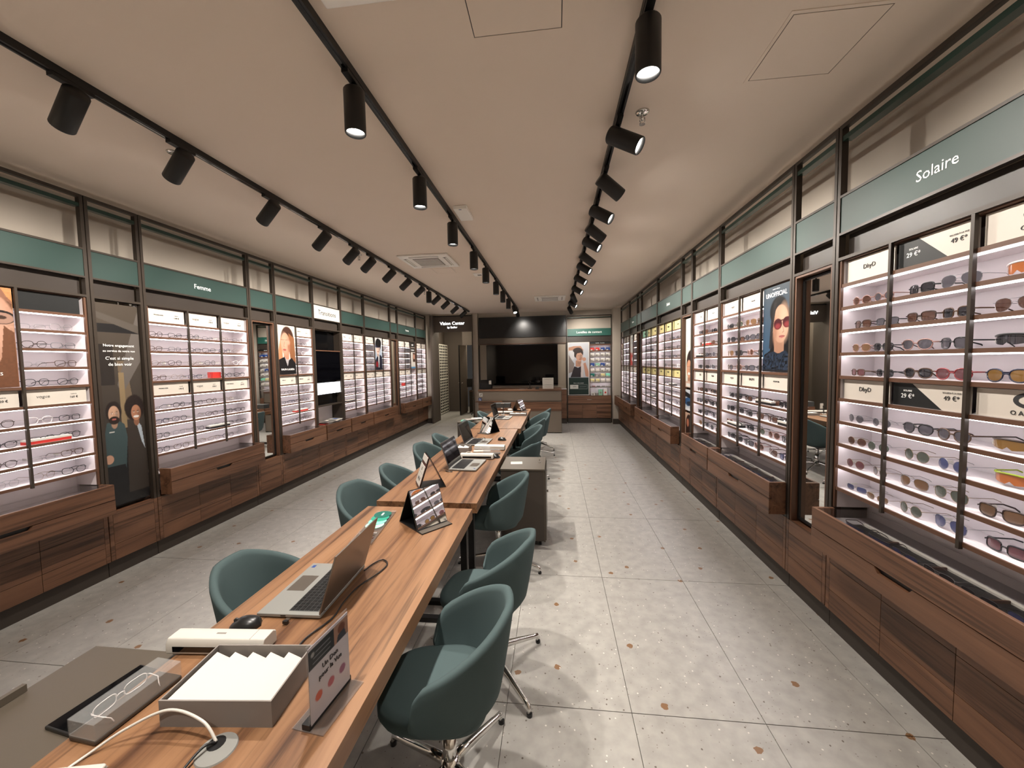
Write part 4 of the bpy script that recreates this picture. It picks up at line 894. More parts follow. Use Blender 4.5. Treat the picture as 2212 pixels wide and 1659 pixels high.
# ---------------------------------------------------------------- reception counter
c = thing('reception_counter', 'grey reception counter with walnut band and top', 'counter', (-.84, 8.95, 0))
box('body', -.98, .98, .02, .62, .02, 1.0, 'counter_grey', c); box('lower_panel', -.98, .98, .005, .02, .02, .53, 'counter_grey', c); box('wood_band', -.985, .985, -.005, .02, .53, .742, 'wood_cab_x', c)
box('ledge', -1.06, -.4, -.05, -.005, .742, .772, 'wood_cab_x', c); box('upper_panel', -.98, .98, .005, .02, .772, 1.0, 'counter_grey', c); box('side_panel', .98, .99, .0, .62, .0, 1.0, 'taupe_metal', c)
box('top', -.99, .99, -.01, .63, 1.0, 1.04, 'wood_cab_x', c, bevel=.003)
for (z, mat, lab, ks) in ((.875, 'white_paper', 'small white hearing loop pictogram on reception counter', 0), (.775, 'blue_sign', 'small blue wheelchair pictogram on reception counter', 1)):
    t = thing('pictogram_sign', lab, 'sign', (-1.765 if not ks else -1.785, 8.95, z)); w = .085 if not ks else .07
    box('plate', -w / 2, w / 2, .0, .004, 0, w, mat, t)
    q = MB()
    if ks:
        q.cyl((-.004, -.001, .056), (-.004, 0, .056), .006, n=10).grid([[(.0 + r_ * math.cos(a_), -.0005, .022 + r_ * math.sin(a_)) for a_ in np.linspace(-4.0, .4, 14)] for r_ in (.013, .018)]).box(-.006, -.001, -.001, 0, .026, .05).box(-.003, .012, -.001, 0, .026, .03).box(.010, .016, -.001, 0, .010, .03)
        q.build('wheelchair_symbol', 'ink_white', t)
    else:
        q.grid([[(.006 + r_ * math.cos(a_), -.0005, .045 + r_ * math.sin(a_) * 1.2) for a_ in np.linspace(-.8, 3.6, 16)] for r_ in (.016, .022)]).tube([(-.01, -.001, .04), (-.004, -.001, .02), (.004, -.001, .014)], .003, 4).tube([(.0, -.001, .05), (.010, -.001, .045), (.004, -.001, .034)], .0025, 4).tube([(-.034, -.001, .008), (.034, -.001, .078)], .002, 4)
        q.build('ear_symbol', 'ink', t)
t = thing('receipt_printer', 'black printer at left end of reception counter', 'printer', (-1.66, 9.12, 1.04)); MB().prism([(0, 0), (.22, 0), (.22, .22), (.06, .22), (0, .15)], -.15, .12, 'yz').build('body', 'black_plastic', t, bevel=.006); box('paper_slot', -.1, .08, .05, .10, .2205, .224, 'dark_gloss', t); MB().box(.07, .13, -.012, -.008, .12, .21).build('printed_label', 'white_paper', t)
for k, (z, l) in enumerate(((1.0405, 'lower of two stacked white boxes on reception counter'), (1.131, 'upper of two stacked white boxes on reception counter'))):
    t = thing('white_box', l, 'box', (-.165, 9.14, z)); MB().box(-.13, .13, -.08, .12, 0, .088 if k == 0 else .165).build('carton', 'white_plastic', t, bevel=.008); box('lid_seam', -.09, .09, -.082, -.080, .05 if k == 0 else .14, .053 if k == 0 else .143, 'grey_card', t)
t = thing('webcam_stand', 'small black camera on a stand on reception counter', 'camera', (-.6, 9.1, 1.04)); MB().cyl((0, 0, 0), (0, 0, .015), .055, n=16).build('foot', 'black_plastic', t); MB().cyl((0, 0, .015), (0, 0, .13), .008).build('stem', 'black_plastic', t); MB().grid([[(.028 * math.cos(a_), y_, .155 + .028 * math.sin(a_)) for a_ in np.linspace(0, 2 * PI, 14)] for y_ in (-.008, .008)]).build('ring', 'black_plastic', t, smooth=True)
t = thing('desk_pad', 'flat dark desk pad beside camera on reception counter', 'pad', (-.78, 9.06, 1.04)); MB().box(-.09, .09, -.05, .08, 0, .008).build('pad', 'black_plastic', t, bevel=.002); box('sheet', -.06, .06, -.03, .06, .008, .009, 'grey_card', t)
t = thing('payment_terminal', 'dark payment terminal right of camera on reception counter', 'terminal', (-.42, 9.06, 1.04)); MB().prism([(-.07, 0), (.08, 0), (.08, .045), (-.07, .018)], -.04, .04, 'yz').build('body', 'black_plastic', t, bevel=.003); box('keypad', -.03, .03, -.06, -.0, .0335, .036, 'key_dark', t)

# ---------------------------------------------------------------- ceiling
for name, X in (('left', -2.24), ('middle', -.93), ('right', .37)):
    t = thing('track_rail', f'long black {name} lighting track on the ceiling', 'track'); box('rail', X - .018, X + .018, -4.0, 10.0 if name != 'right' else 10.3, H - .036, H, 'track_black', t)
    box('groove', X - .006, X + .006, -4.0, 9.99, H - .0375, H - .036, 'dark_gloss', t)
HEAD = {}
def head_meshes():
    body = MB(); n = 24
    prof = [(.0, .0), (.044, .0), (.048, -.006), (.048, -.196), (.046, -.20), (.043, -.20), (.041, -.176)]
    body.grid([[(r * math.cos(2 * PI * i / n), r * math.sin(2 * PI * i / n), z) for i in range(n)] for r, z in prof], closed=True)
    disc = MB().add([(.0415 * math.cos(2 * PI * i / n), .0415 * math.sin(2 * PI * i / n), -.178) for i in range(n)], [tuple(range(n))[::-1]])
    ad = MB().box(-.016, .016, -.08, .08, -.018, 0)
    arm = MB().tube([(0, 0, -.015), (0, 0, -.06)], .012, 8)
    return body.mesh('lamp_body', 'track_black', True), disc.mesh('lamp_lens', 'spot_disc'), ad.mesh('adapter', 'track_black'), arm.mesh('arm', 'track_black', True)
HB, HD, HA, HR = head_meshes()
SL = bpy.data.lights.new('track_spot', 'SPOT'); SL.energy = SPOT_W; SL.color = SPOT_COL; SL.spot_size = math.radians(84); SL.spot_blend = 1.0; SL.shadow_soft_size = .03
SLW = bpy.data.lights.new('track_spot_wall', 'SPOT'); SLW.energy = 30; SLW.color = SPOT_COL; SLW.spot_size = 1.3; SLW.spot_blend = 1; SLW.shadow_soft_size = .03
SLM = bpy.data.lights.new('track_spot_down', 'SPOT'); SLM.energy = SPOT_W * 1.3; SLM.color = SPOT_COL; SLM.spot_size = math.radians(100); SLM.spot_blend = .9; SLM.shadow_soft_size = .03
def head(X, Y, d, label, light, on=True):
    t = thing('track_spotlight', label, 'spotlight', (X, Y, H - .0365), group='track spotlights')
    obj('adapter', HA, t); obj('arm', HR, t)
    q = Vector((0, 0, -1)).rotation_difference(Vector(d).normalized())
    b = obj('lamp_body', HB, t); b.rotation_mode = 'QUATERNION'; b.rotation_quaternion = q
    vert = abs(d[0]) < .05
    b.location = (0, 0, -.045) if vert else Vector((0, 0, -.085)) - Vector(d).normalized() * .055
    l = obj('lamp_lens', HD, b); l['label'] = 'glowing lamp face'
    if on:
        o = bpy.data.objects.new('spot_light', light); COL.objects.link(o); o.parent = b; o.location = (0, 0, -.19)
NUMW = ['nearest', 'second', 'third', 'fourth', 'fifth', 'sixth', 'seventh', 'eighth', 'ninth', 'tenth', 'eleventh', 'twelfth', 'thirteenth', 'fourteenth']
for i, Y in enumerate([1.63, 2.16, 2.9, 3.61, 4.16, 4.56, 5.16, 5.75, 6.36, 6.75, 7.27, 7.91, 8.66, 9.48]):
    head(-2.24, Y, (0, 0, -1) if i == 9 else (-.80, .22, -.60), f'{NUMW[i]} black spotlight on left ceiling track, aimed at left wall', SL)
for i, Y in enumerate([1.79, 2.67, 3.54, 4.48, 5.26, 6.18, 7.0, 7.84, 8.91, 9.6]):
    head(-.93, Y, (0, 0, -1) if i < 8 else ((.25, -.45, -.8) if i == 8 else (.1, .75, -.55)), f'{NUMW[i]} black spotlight on middle ceiling track, hanging down', SLM if i < 9 else SLW)
for i, Y in enumerate([1.59, 2.29, 2.84, 3.38, 3.82, 4.21, 4.77, 5.26, 5.98, 6.82, 7.63, 8.47, 9.37]):
    head(.37, Y, (0, 0, -1) if i == 0 else ((.80, .30, -.56) if i in (2, 4, 6) else (.30, .72, -.52) if i in (10, 12) else (.80, -.34, -.58)), f'{NUMW[i]} black spotlight on right ceiling track', SL)
for X, Y, d in ((-2.24, .75, (-.8, .22, -.6)), (-.93, .75, (0, 0, -1)), (.37, .75, (.8, .0, -.6)), (-2.24, -.4, (-.8, .2, -.6)), (-.93, -.5, (0, 0, -1)), (.37, -.4, (.8, 0, -.6)), (-2.24, -1.7, (-.8, .2, -.6)), (-.93, -1.8, (0, 0, -1)), (.37, -1.7, (.8, 0, -.6)), (-2.24, -3, (-.8, .2, -.6)), (-.93, -3, (0, 0, -1)), (.37, -3, (.8, 0, -.6))):
    head(X, Y, d, f'added unseen black spotlight on ceiling track behind the viewer at {"left" if X < -2 else "middle" if X < 0 else "right"} {"near" if Y > 0 else "second" if Y > -1 else "third" if Y > -2 else "far"}', SL if abs(d[0]) > .1 else SLM)  # heads out of view, added to brighten the near table and ceiling
# air conditioning cassettes
def cassette(x, y, label):
    t = thing('ceiling_air_conditioner', label, 'air conditioner', (x, y, H))
    MB().box(-.33, .33, -.31, .31, -.022, 0).build('panel', 'fixture_white', t, bevel=.008)
    box('intake_grille', -.17, .17, -.17, .17, -.027, -.022, 'grey_card', t)
    for i in range(9): box('grille_slat', -.165, .165, -.155 + i * .0365, -.147 + i * .0365, -.030, -.027, 'fixture_white', t)
    for s in (-1, 1):
        box('air_slot', -.19, .19, s * .245 - .018, s * .245 + .018, -.025, -.022, 'key_dark', t); box('air_slot', s * .26 - .018, s * .26 + .018, -.19, .19, -.025, -.022, 'key_dark', t)
        for e in (-1, 1): box('flap', s * .26 + e * .014 - .008, s * .26 + e * .014 + .006, -.19, .19, -.032, -.025, 'fixture_white', t); box('flap', -.19, .19, s * .245 + e * .014 - .008, s * .245 + e * .014 + .006, -.032, -.025, 'fixture_white', t)
cassette(-1.65, 5.04, 'white ceiling air conditioner between left and middle tracks'); cassette(-.09, 8.4, 'white ceiling air conditioner near the television wall'); cassette(-.524, 1.145, 'white ceiling air conditioner at top edge of picture')
t = thing('access_point', 'flat white wireless box beside the middle track', 'wireless box', (-.81, 3.49, H)); MB().box(-.06, .06, -.14, .14, -.035, 0).build('case', 'fixture_white', t, bevel=.006); box('light_strip', -.012, .012, -.135, -.125, -.0365, -.035, 'blue_sign', t)
t = thing('ceiling_sensor', 'small white ceiling sensor plate behind middle track', 'sensor', (-1.15, 5.95, H)); MB().box(-.09, .09, -.09, .09, -.012, 0).build('plate', 'fixture_white', t, bevel=.004); box('sensor_eye', -.03, .03, -.03, .03, -.016, -.012, 'grey_card', t)
for (x, y, w, l) in ((-.14, 1.49, .37, 'square access hatch in ceiling above the table'), (1.155, 1.92, .37, 'square access hatch in ceiling near right wall'), (-1.62, 5.62, .3, 'square access hatch behind ceiling air conditioner')):
    t = thing('access_hatch', l, 'hatch', (x, y, H)); h2 = w / 2
    MB().box(-h2 - .015, -h2, -h2 - .015, h2 + .015, -.003, 0).box(h2, h2 + .015, -h2 - .015, h2 + .015, -.003, 0).box(-h2, h2, -h2 - .015, -h2, -.003, 0).box(-h2, h2, h2, h2 + .015, -.003, 0).build('surround', 'ceiling_paint', t)
    box('gap_shade', -h2, h2, -h2, h2, -.0008, 0, 'key_dark', t); box('lid', -h2 + .004, h2 - .004, -h2 + .004, h2 - .004, -.003, -.0008, 'ceiling_paint', t)  # dark plate stands in for the shade in the gap round the lid
for k, (x, y) in enumerate(((.5, 2.28), (-2.41, 2.27), (.53, 4.58), (-2.42, 4.62), (-2.43, 7.07))):
    t = thing('sprinkler', 'chrome ceiling sprinkler ' + ['right of second right-track spotlight', 'left of second left-track spotlight', 'right of sixth right-track spotlight', 'left of sixth left-track spotlight', 'left of eleventh left-track spotlight'][k], 'sprinkler', (x, y, H))
    MB().cyl((0, 0, -.008), (0, 0, 0), .032, .038, 20).build('rosette', 'chrome', t, smooth=True); MB().cyl((0, 0, -.045), (0, 0, -.008), .008, n=8).tube([(-.012, 0, -.03), (-.014, 0, -.05), (0, 0, -.062), (.014, 0, -.05), (.012, 0, -.03)], .003, 6).build('nozzle', 'chrome', t, smooth=True); MB().cyl((0, 0, -.067), (0, 0, -.062), .016, n=12).build('deflector', 'chrome', t)

# ---------------------------------------------------------------- tables
TZ = .74
def table(x0, x1, y0, y1, label):
    t = thing('dispensing_table', label, 'table', ((x0 + x1) / 2, (y0 + y1) / 2, 0)); w, l = (x1 - x0) / 2, (y1 - y0) / 2
    MB().box(-w, w, -l, l, TZ - .07, TZ).build('top', 'wood_table', t, bevel=.0015)
    for s in (-1, 1):
        ye = s * (l - .04)
        for e in (-1, 1): box('leg', e * (w - .05) - .02, e * (w - .05) + .02, ye - .02, ye + .02, .03, TZ - .072, 'black_steel', t)
        box('floor_bar', -w + .03, w - .03, ye - .02, ye + .02, 0, .03, 'black_steel', t)
        box('crossbar', -w + .07, w - .07, ye - .015, ye + .015, TZ - .11, TZ - .072, 'black_steel', t)
    box('cable_tray', -.12, .12, -l + .25, l - .25, TZ - .16, TZ - .072, 'black_steel', t)
    return t
table(-1.248, -.54, -.05, 2.375, 'walnut table nearest the viewer, holding silver laptop and paper tray')
table(-1.237, -.53, 2.47, 5.32, 'walnut table in the middle of the row, holding two open laptops')
table(-1.205, -.49, 5.36, 7.65, 'walnut table at far end of the row before reception counter')

# ---------------------------------------------------------------- chairs
def chair_proto():
    t = thing('tub_chair', '', 'chair')
    rows = []; NT = 37
    for i in range(NT):
        th = math.radians(-112 + 224 * i / (NT - 1)); at = abs(math.degrees(th))
        zr = .785 - .20 * (max(0, at - 18) / 94) ** 1.2
        if at > 92: zr = .44 + (zr - .44) * math.sqrt(max(0, 1 - ((at - 92) / 20.5) ** 2.6))
        prof = []
        def P(v, off):
            z = .405 + (zr - .405) * v
            k = max(0, z - .405) / .38
            rx = .205 + .046 * k ** .7 - off; ry = .195 + .070 * k ** .8 - off
            if z < .445: q = (z - .405) / .04; rx *= .90 + .10 * q; ry *= .90 + .10 * q
            return (rx * math.sin(th), ry * math.cos(th) * (1 if abs(th) < PI / 2 else 1.25), z)
        for v in (0, .05, .12, .3, .55, .8, .93): prof.append(P(v, 0))
        x, y, z = P(1, .004); prof.append((x, y, z - .004)); x, y, z = P(1, .017); prof.append((x, y, z)); x, y, z = P(1, .030); prof.append((x, y, z - .004))
        for v in (.93, .8, .55, .3, .12): prof.append(P(v, .034))
        rows.append(prof)
    m = MB(); m.grid(rows); n = len(rows[0]); b = 0
    m.f += [tuple(range(n)), tuple(range((NT - 1) * n, NT * n))[::-1]]; m.m += [0, 0]
    m.build('shell', 'fabric', t, smooth=True)
    s = MB(); out = []
    N = 40
    for i in range(N):
        a = 2 * PI * i / N; c, q = math.cos(a), math.sin(a)
        x = .188 * math.copysign(abs(c) ** .62, c); y = (.17 if q > 0 else .25) * math.copysign(abs(q) ** .7, q)
        out.append((x, y))
    R = [[(x * k, y * k, z) for x, y in out] for k, z in ((.80, .385), (.95, .40), (1, .425), (1, .448), (.97, .463), (.85, .47), (.5, .475), (.02, .476))]
    s.grid(R, closed=True); s.build('seat', 'fabric', t, smooth=True)
    p = MB(); p.grid([[(x * k * .95, y * k * .85 + .01, z) for x, y in out] for k, z in ((.22, .345), (.6, .36), (.86, .385), (.9, .40))], closed=True); p.build('seat_pan', 'black_plastic', t, smooth=True)
    MB().cyl((0, 0, .10), (0, 0, .24), .028, n=16).cyl((0, 0, .24), (0, 0, .36), .022, n=16).build('column', 'chrome', t, smooth=True)
    MB().cyl((0, 0, .075), (0, 0, .15), .045, .032, 16).build('hub', 'chrome', t, smooth=True)
    leg = MB().tube([(.02, 0, .12), (.1, 0, .105), (.3, 0, .055), (.335, 0, .048), (.342, 0, .03), (.342, 0, .012)], [.02, .019, .013, .013, .012, .012], 8).mesh('leg', 'chrome', True)
    gl = MB().cyl((.342, 0, 0), (.342, 0, .014), .014, n=12).mesh('glide', 'black_plastic')
    for k in range(4):
        o = obj('leg', leg, t, rotz=PI / 4 + k * PI / 2); obj('glide', gl, o)
    return t
CH = [(-.425, 1.37, -84, .2, 'teal tub chair nearest the viewer, right side of near table'), (-.37, 1.97, -98, -.1, 'teal tub chair second from viewer on right side of tables'), (-.475, 3.0, -82, .3, 'teal tub chair on right, in front of dark pedestal cabinet'),
      (-.42, 4.32, -120, .2, 'teal tub chair on right just behind the dark pedestal cabinet'), (-.44, 5.35, -75, .5, 'teal tub chair on right beside start of far table'), (-.42, 6.05, -100, .1, 'teal tub chair on right, middle of far table'),
      (-.35, 6.68, -60, .4, 'teal tub chair on right, turned, near end of far table'), (-.34, 7.35, -95, .2, 'teal tub chair on right closest to reception counter'),
      (-1.30, 1.60, 92, .2, 'teal tub chair nearest the viewer on left of tables'), (-1.36, 2.66, 70, .1, 'teal tub chair second from viewer on left of tables'), (-1.30, 3.24, 95, .3, 'teal tub chair third from viewer on left of tables'),
      (-1.33, 4.10, 72, .2, 'teal tub chair fourth from viewer on left of tables'), (-1.31, 4.72, 95, .1, 'teal tub chair fifth from viewer on left, with pale seam'), (-1.20, 5.85, 90, .3, 'teal tub chair on left of far table beside cluttered cabinet'), (-1.18, 6.95, 88, .2, 'teal tub chair farthest on left near doorway side')]
proto = chair_proto()
for i, (x, y, rz, lr, lab) in enumerate(CH):
    o = proto if i == 0 else copy_tree(proto)
    o.location = (x, y, 0); o.rotation_euler = (0, 0, math.radians(rz)); o['label'] = lab; o['group'] = 'teal tub chairs along the tables'
    for c in o.children:
        if c.name.startswith('leg'): c.rotation_euler = (0, 0, c.rotation_euler.z + lr)

# ---------------------------------------------------------------- pedestal cabinets beside the tables
def pedestal(x0, x1, y0, y1, z, label, handle=1):
    t = thing('pedestal_cabinet', label, 'cabinet', ((x0 + x1) / 2, (y0 + y1) / 2, 0)); w, l = (x1 - x0) / 2, (y1 - y0) / 2
    box('body', -w + .004, w - .012, -l + .004, l - .004, .05, z - .02, 'taupe_dark', t); MB().box(-w, w, -l, l, z - .018, z).build('top', 'taupe_metal', t, bevel=.002)
    MB().box(w - .012, w, -l, l, .045, z - .02).build('side_panel', 'taupe_metal', t)
    for i in range(3): box('drawer_front', w, w + .008, -l + .004, l - .004, .06 + i * .21, .06 + i * .21 + .205, 'taupe_metal', t)
    MB().cyl((w + .008, l * .3, .42), (w + .03, l * .3, .42), .012, n=10).build('lock_knob', 'chrome', t, smooth=True)
    for sx in (-1, 1):
        for sy in (-1, 1): MB().cyl((sx * (w - .05) - .012, sy * (l - .05), .022), (sx * (w - .05) + .012, sy * (l - .05), .022), .022, n=12).box(sx * (w - .05) - .01, sx * (w - .05) + .01, sy * (l - .05) - .012, sy * (l - .05) + .012, .03, .05).build('castor', 'black_plastic', t)
    return t
pedestal(-.505, -.10, 3.39, 3.84, .715, 'dark taupe pedestal cabinet at right of middle table')
pedestal(-1.612, -1.266, .50, 1.115, .712, 'taupe pedestal cabinet at left of nearest table')
t = pedestal(-1.63, -1.222, 6.18, 6.64, .70, 'taupe pedestal cabinet at left of far table')
t = thing('paper_note', 'small cream note on top of right pedestal cabinet', 'note', (-.375, 3.60, .7155), .1); box('sheet', -.055, .055, -.045, .045, 0, .0012, 'white_paper', t); box('printed_line', -.04, .04, .01, .014, .0012, .0016, 'grey_card', t)
t = thing('key_knob', 'small chrome lock on top of right pedestal cabinet', 'lock', (-.155, 3.62, .7152)); MB().cyl((0, 0, 0), (0, 0, .012), .012, .009, 12).build('barrel', 'chrome', t, smooth=True); box('key_bow', -.003, .003, -.01, .01, .012, .03, 'chrome', t)
for k, (dx, dy, m, l) in enumerate(((-1.5, 6.32, 'green_disc3', 'green folder on left pedestal cabinet by far table'), (-1.36, 6.48, 'white_paper', 'white papers on left pedestal cabinet by far table'), (-1.42, 6.29, 'grey_card', 'grey envelope on left pedestal cabinet by far table'))):
    t = thing('paper_stack', l, 'papers', (dx, dy, .7005 + k * .012), .3 * k); box('sheets', -.09, .09, -.07, .07, 0, .01, m, t); box('cover', -.085, .085, -.065, .065, .01, .0115, m, t)
MB_ = None
t = box('cabinet_rim', -1.612, -1.597, .5, .93, .713, .735, 'taupe_metal'); tag(t, 'raised taupe rim along left edge of near left pedestal', 'rim')

# ---------------------------------------------------------------- laptops and mice
def laptop(x, y, rz, openang, label, z=TZ, w=.36, d=.25, screen='screen_off'):
    t = thing('laptop', label, 'laptop', (x, y, z), math.radians(rz)); w2, d2 = w / 2, d / 2
    MB().box(-w2, w2, -d2, d2, .004, .017).build('base', 'laptop_grey', t, bevel=.003)
    for sx in (-1, 1): box('foot', sx * (w2 - .03) - .02, sx * (w2 - .03) + .02, -d2 + .02, d2 - .02, 0, .004, 'black_plastic', t)
    kb = box('keyboard_well', -w2 + .02, w2 - .02, -d2 + .115, d2 - .018, .0172, .0178, 'key_dark', t)
    k = MB(); kw = (w - .046) / 17
    for r in range(6):
        for c in range(17):
            if r == 0 and 4 < c < 9: continue
            x0 = -w2 + .023 + c * kw; y0 = -d2 + .118 + r * .0185
            k.box(x0 + .001, x0 + kw - .0012, y0 + .001, y0 + .0162, .0178, .0192)
    x0 = -w2 + .023; k.box(x0 + 5 * kw + .001, x0 + 9 * kw - .001, -d2 + .119, -d2 + .1342, .0178, .0192)
    ks = k.build('keys', 'black_plastic', kb); ks['kind'] = 'stuff'
    box('touchpad', -.075, .035, -d2 + .018, -d2 + .092, .0172, .0176, 'laptop_lid', t)
    a = math.radians(openang)
    lid = MB().box(-w2, w2, 0, .006, 0, .235).build('lid', 'laptop_lid', t, bevel=.002); lid.location = (0, d2 - .006, .019); lid.rotation_euler = (-(a - PI / 2), 0, 0)
    box('bezel', -w2 + .003, w2 - .003, -.0012, -.0002, .004, .232, 'black_plastic', lid); s = box('screen', -w2 + .012, w2 - .012, -.0016, -.0012, .022, .222, screen, lid)
    MB().cyl((-w2 + .03, d2 - .004, .017), (w2 - .03, d2 - .004, .017), .006, n=8).build('hinge', 'laptop_grey', t)
    box('port', w2, w2 + .0005, -.03, -.01, .008, .013, 'black_plastic', t); box('sticker', -w2 + .02, -w2 + .04, -d2 + .015, -d2 + .03, .0172, .0175, 'blue_sign', t)
    return t
laptop(-1.005, 1.45, -88, 108, 'silver laptop on nearest table, screen turned away from viewer')
laptop(-.80, 3.39, 86, 108, 'silver laptop in front on middle table, reflecting white wavy lines')
laptop(-.90, 4.39, 86, 108, 'silver laptop behind on middle table, beside small easel mirror')
laptop(-.87, 6.36, 86, 105, 'silver laptop on far table behind small easel mirror')
def mouse(x, y, z, rz, label):
    t = thing('computer_mouse', label, 'mouse', (x, y, z), math.radians(rz)); rows = []
    for i in range(13):
        u = -1 + 2 * i / 12; wd = .033 * (1 - abs(u) ** 3.2) ** .5 + .0005; hh = (.036 * (1 - abs((u - .15) / 1.2) ** 2.2)) * (1 if abs(u) < .99 else .3) + .002
        rows.append([(wd * math.cos(a), u * .055, max(0, hh * math.sin(a) ** .8)) for a in np.linspace(0, PI, 13)])
    MB().grid(rows).build('shell', 'black_plastic', t, smooth=True); MB().cyl((-.003, -.03, .027), (.003, -.03, .027), .008, n=10).build('scroll_wheel', 'key_dark', t); box('base_plate', -.028, .028, -.045, .045, 0, .002, 'key_dark', t)
mouse(-1.125, 1.215, TZ, -80, 'black mouse beside silver laptop on nearest table'); mouse(-.645, 4.54, TZ, 80, 'black mouse beside rear laptop on middle table'); mouse(-.60, 3.70, TZ, 75, 'black mouse at end of white scanner on middle table')
def scanner(x, y, rz, label, l=.33, tilt=0):
    t = thing('document_scanner', label, 'scanner', (x, y, TZ), math.radians(rz))
    MB().prism([(-.035, .004), (.035, .004), (.035, .042), (.02, .052), (-.025, .052), (-.035, .036)], -l / 2, l / 2, 'yz').build('body', 'white_plastic', t, bevel=.004)
    box('paper_slot', -l / 2 + .025, l / 2 - .02, -.0362, -.0352, .012, .030, 'dark_gloss', t); box('lid_seam', l / 2 - .05, l / 2 - .049, -.026, .022, .0518, .0526, 'grey_card', t); box('maker_mark', -.016, .016, -.003, .003, .0519, .0525, 'grey_card', t)
    for s in (-1, 1): box('foot', s * (l / 2 - .03) - .01, s * (l / 2 - .03) + .01, -.03, .03, 0, .004, 'grey_card', t)
scanner(-1.118, 1.112, 4, 'white document scanner behind paper tray on nearest table'); scanner(-.77, 3.655, 0, 'white document scanner with black slot behind front laptop'); scanner(-.71, 4.05, 177, 'white document scanner in front of rear laptop'); scanner(-.93, 6.88, 0, 'white document scanner on far table')
def tray(x, y, rz, w, d, h, label, ncard=5, fill=True):
    t = thing('card_tray', label, 'tray', (x, y, TZ), math.radians(rz)); k = .004
    box('base', -w / 2, w / 2, -d / 2, d / 2, 0, k, 'grey_card', t)
    for nm, a in (('side', (-w / 2, -w / 2 + k, -d / 2, d / 2)), ('side', (w / 2 - k, w / 2, -d / 2, d / 2)), ('end', (-w / 2 + k, w / 2 - k, -d / 2, -d / 2 + k)), ('end', (-w / 2 + k, w / 2 - k, d / 2 - k, d / 2))): box(nm, *a, k, h, 'grey_card', t)
    cw = (w - .02) / ncard
    for i in range(ncard):
        x0 = -w / 2 + .01 + i * cw
        MB().prism([(x0, h * .55), (x0 + cw * 1.02, h * .42), (x0 + cw * 1.02, h * .42 + .004), (x0, h * .86)], -d / 2 + .008, d / 2 - .018, 'xz').build('card', 'white_paper', t)
    return t
tray(-.90, .953, 5, .30, .20, .072, 'grey open tray of white cards on nearest table'); tray(-1.03, 3.92, 2, .26, .19, .065, 'grey open tray of white cards between the middle laptops', 4); tray(-.66, 6.72, 0, .30, .20, .04, 'shallow grey tray on far table', 3)

# ---------------------------------------------------------------- easel mirrors
def easel(x, y, rz, label, w=.20, dep=.21, h=.215, face='mirror', lip=True, z=TZ, cat='mirror', name='easel_mirror'):
    t = thing(name, label, cat, (x, y, z), math.radians(rz)); ap = -.02
    def panel(y0, z0, y1, z1, th): return [(y0, z0), (y1, z1), (y1, z1 + th), (y0 + th * .6, z0 + .0)]
    MB().prism([(-dep / 2, .006), (ap, h), (ap + .006, h), (-dep / 2 + .006, .006)], -w / 2, w / 2, 'yz').build('front_panel', 'black_plastic', t)
    MB().prism([(dep / 2, .006), (ap + .006, h), (ap + .002, h), (dep / 2 - .006, .006)], -w / 2, w / 2, 'yz').build('rear_panel', 'black_plastic', t)
    L = math.hypot(ap + dep / 2, h - .006)
    q = [(-dep / 2 - .0015, .012), (ap - .0015, h - .003), (ap - .0005, h - .003), (-dep / 2 - .0005, .012)]
    MB().prism(q, -w / 2 + .004, w / 2 - .004, 'yz').build('mirror_glass' if face == 'mirror' else 'card_face', face, t)
    MB().box(-w / 2, w / 2, -dep / 2 - (.05 if lip else .0), dep / 2, 0, .006).build('base_plate', 'black_plastic', t)
    if lip: box('mirror_lip', -w / 2 + .004, w / 2 - .004, -dep / 2 - .048, -dep / 2 - .004, .006, .0068, 'laptop_lid', t)
    return t
easel(-.79, 2.155, 50, 'black folding easel mirror at far end of nearest table'); easel(-.885, 5.06, -29, 'folding easel mirror standing near gap between middle and far tables', .18); easel(-.70, 7.35, 66, 'folding easel mirror at far end of far table', .2)
e = easel(-.97, 2.83, -62, 'brown easel holding white reading cards on middle table', .2, .2, .24, 'brown_leather', False, cat='stand', name='reading_card_easel')
for i, (z0, z1, s) in enumerate(((.02, .10, 'O'), (.105, .165, 'K X'), (.19, .235, '·'))):
    k0, k1 = z0 / .24, z1 / .24; f_ = lambda k: (-.1 + .08 * k - .004, .006 + .234 * k)
    (ya, za), (yb, zb) = f_(k0), f_(k1)
    MB().prism([(ya, za), (yb, zb), (yb - .002, zb), (ya - .002, za)], -.09, .09, 'yz').build('reading_card', 'white_paper', e)
    if i < 2: o = text(['N E R', 'X'][i], .035, 'ink', e, 0, (ya + yb) / 2 - .0026, (za + zb) / 2); o.rotation_euler = (-.33, 0, 0)

# ---------------------------------------------------------------- small things on the tables
t = thing('sign_holder', 'clear table sign holder with Un Don pour la Vue leaflet', 'sign', (-.628, .945, TZ), math.radians(83))
box('foot', -.085, .085, -.045, .05, 0, .003, 'acrylic', t); box('dark_insert', -.083, .083, -.003, .02, .003, .018, 'black_plastic', t)
sh = thing('sheet', '', '', (0, 0, 0)); bpy.data.objects.remove(sh)
cv = Canvas(60, 84, (216, 210, 216)); cv.rect(0, 1, .70, .96, (22, 26, 32)); cv.rect(.62, 1, .70, .96, (170, 130, 110)); cv.ell(.82, .86, .1, .07, (120, 70, 50)); cv.poly([(.68, .7), (.95, .7), (.9, .82), (.72, .8)], (60, 64, 76)); cv.line([(.18, .88), (.5, .88)], .008, (150, 150, 156)); cv.line([(.12, .82), (.52, .82)], .008, (140, 140, 146)); cv.line([(.1, .76), (.5, .76)], .008, (140, 140, 146)); cv.ell(.1, .88, .04, .03, (160, 160, 160)); cv.line([(.25, .44), (.78, .44)], .003, (150, 120, 110)); cv.line([(.2, .415), (.7, .415)], .002, (150, 120, 110))
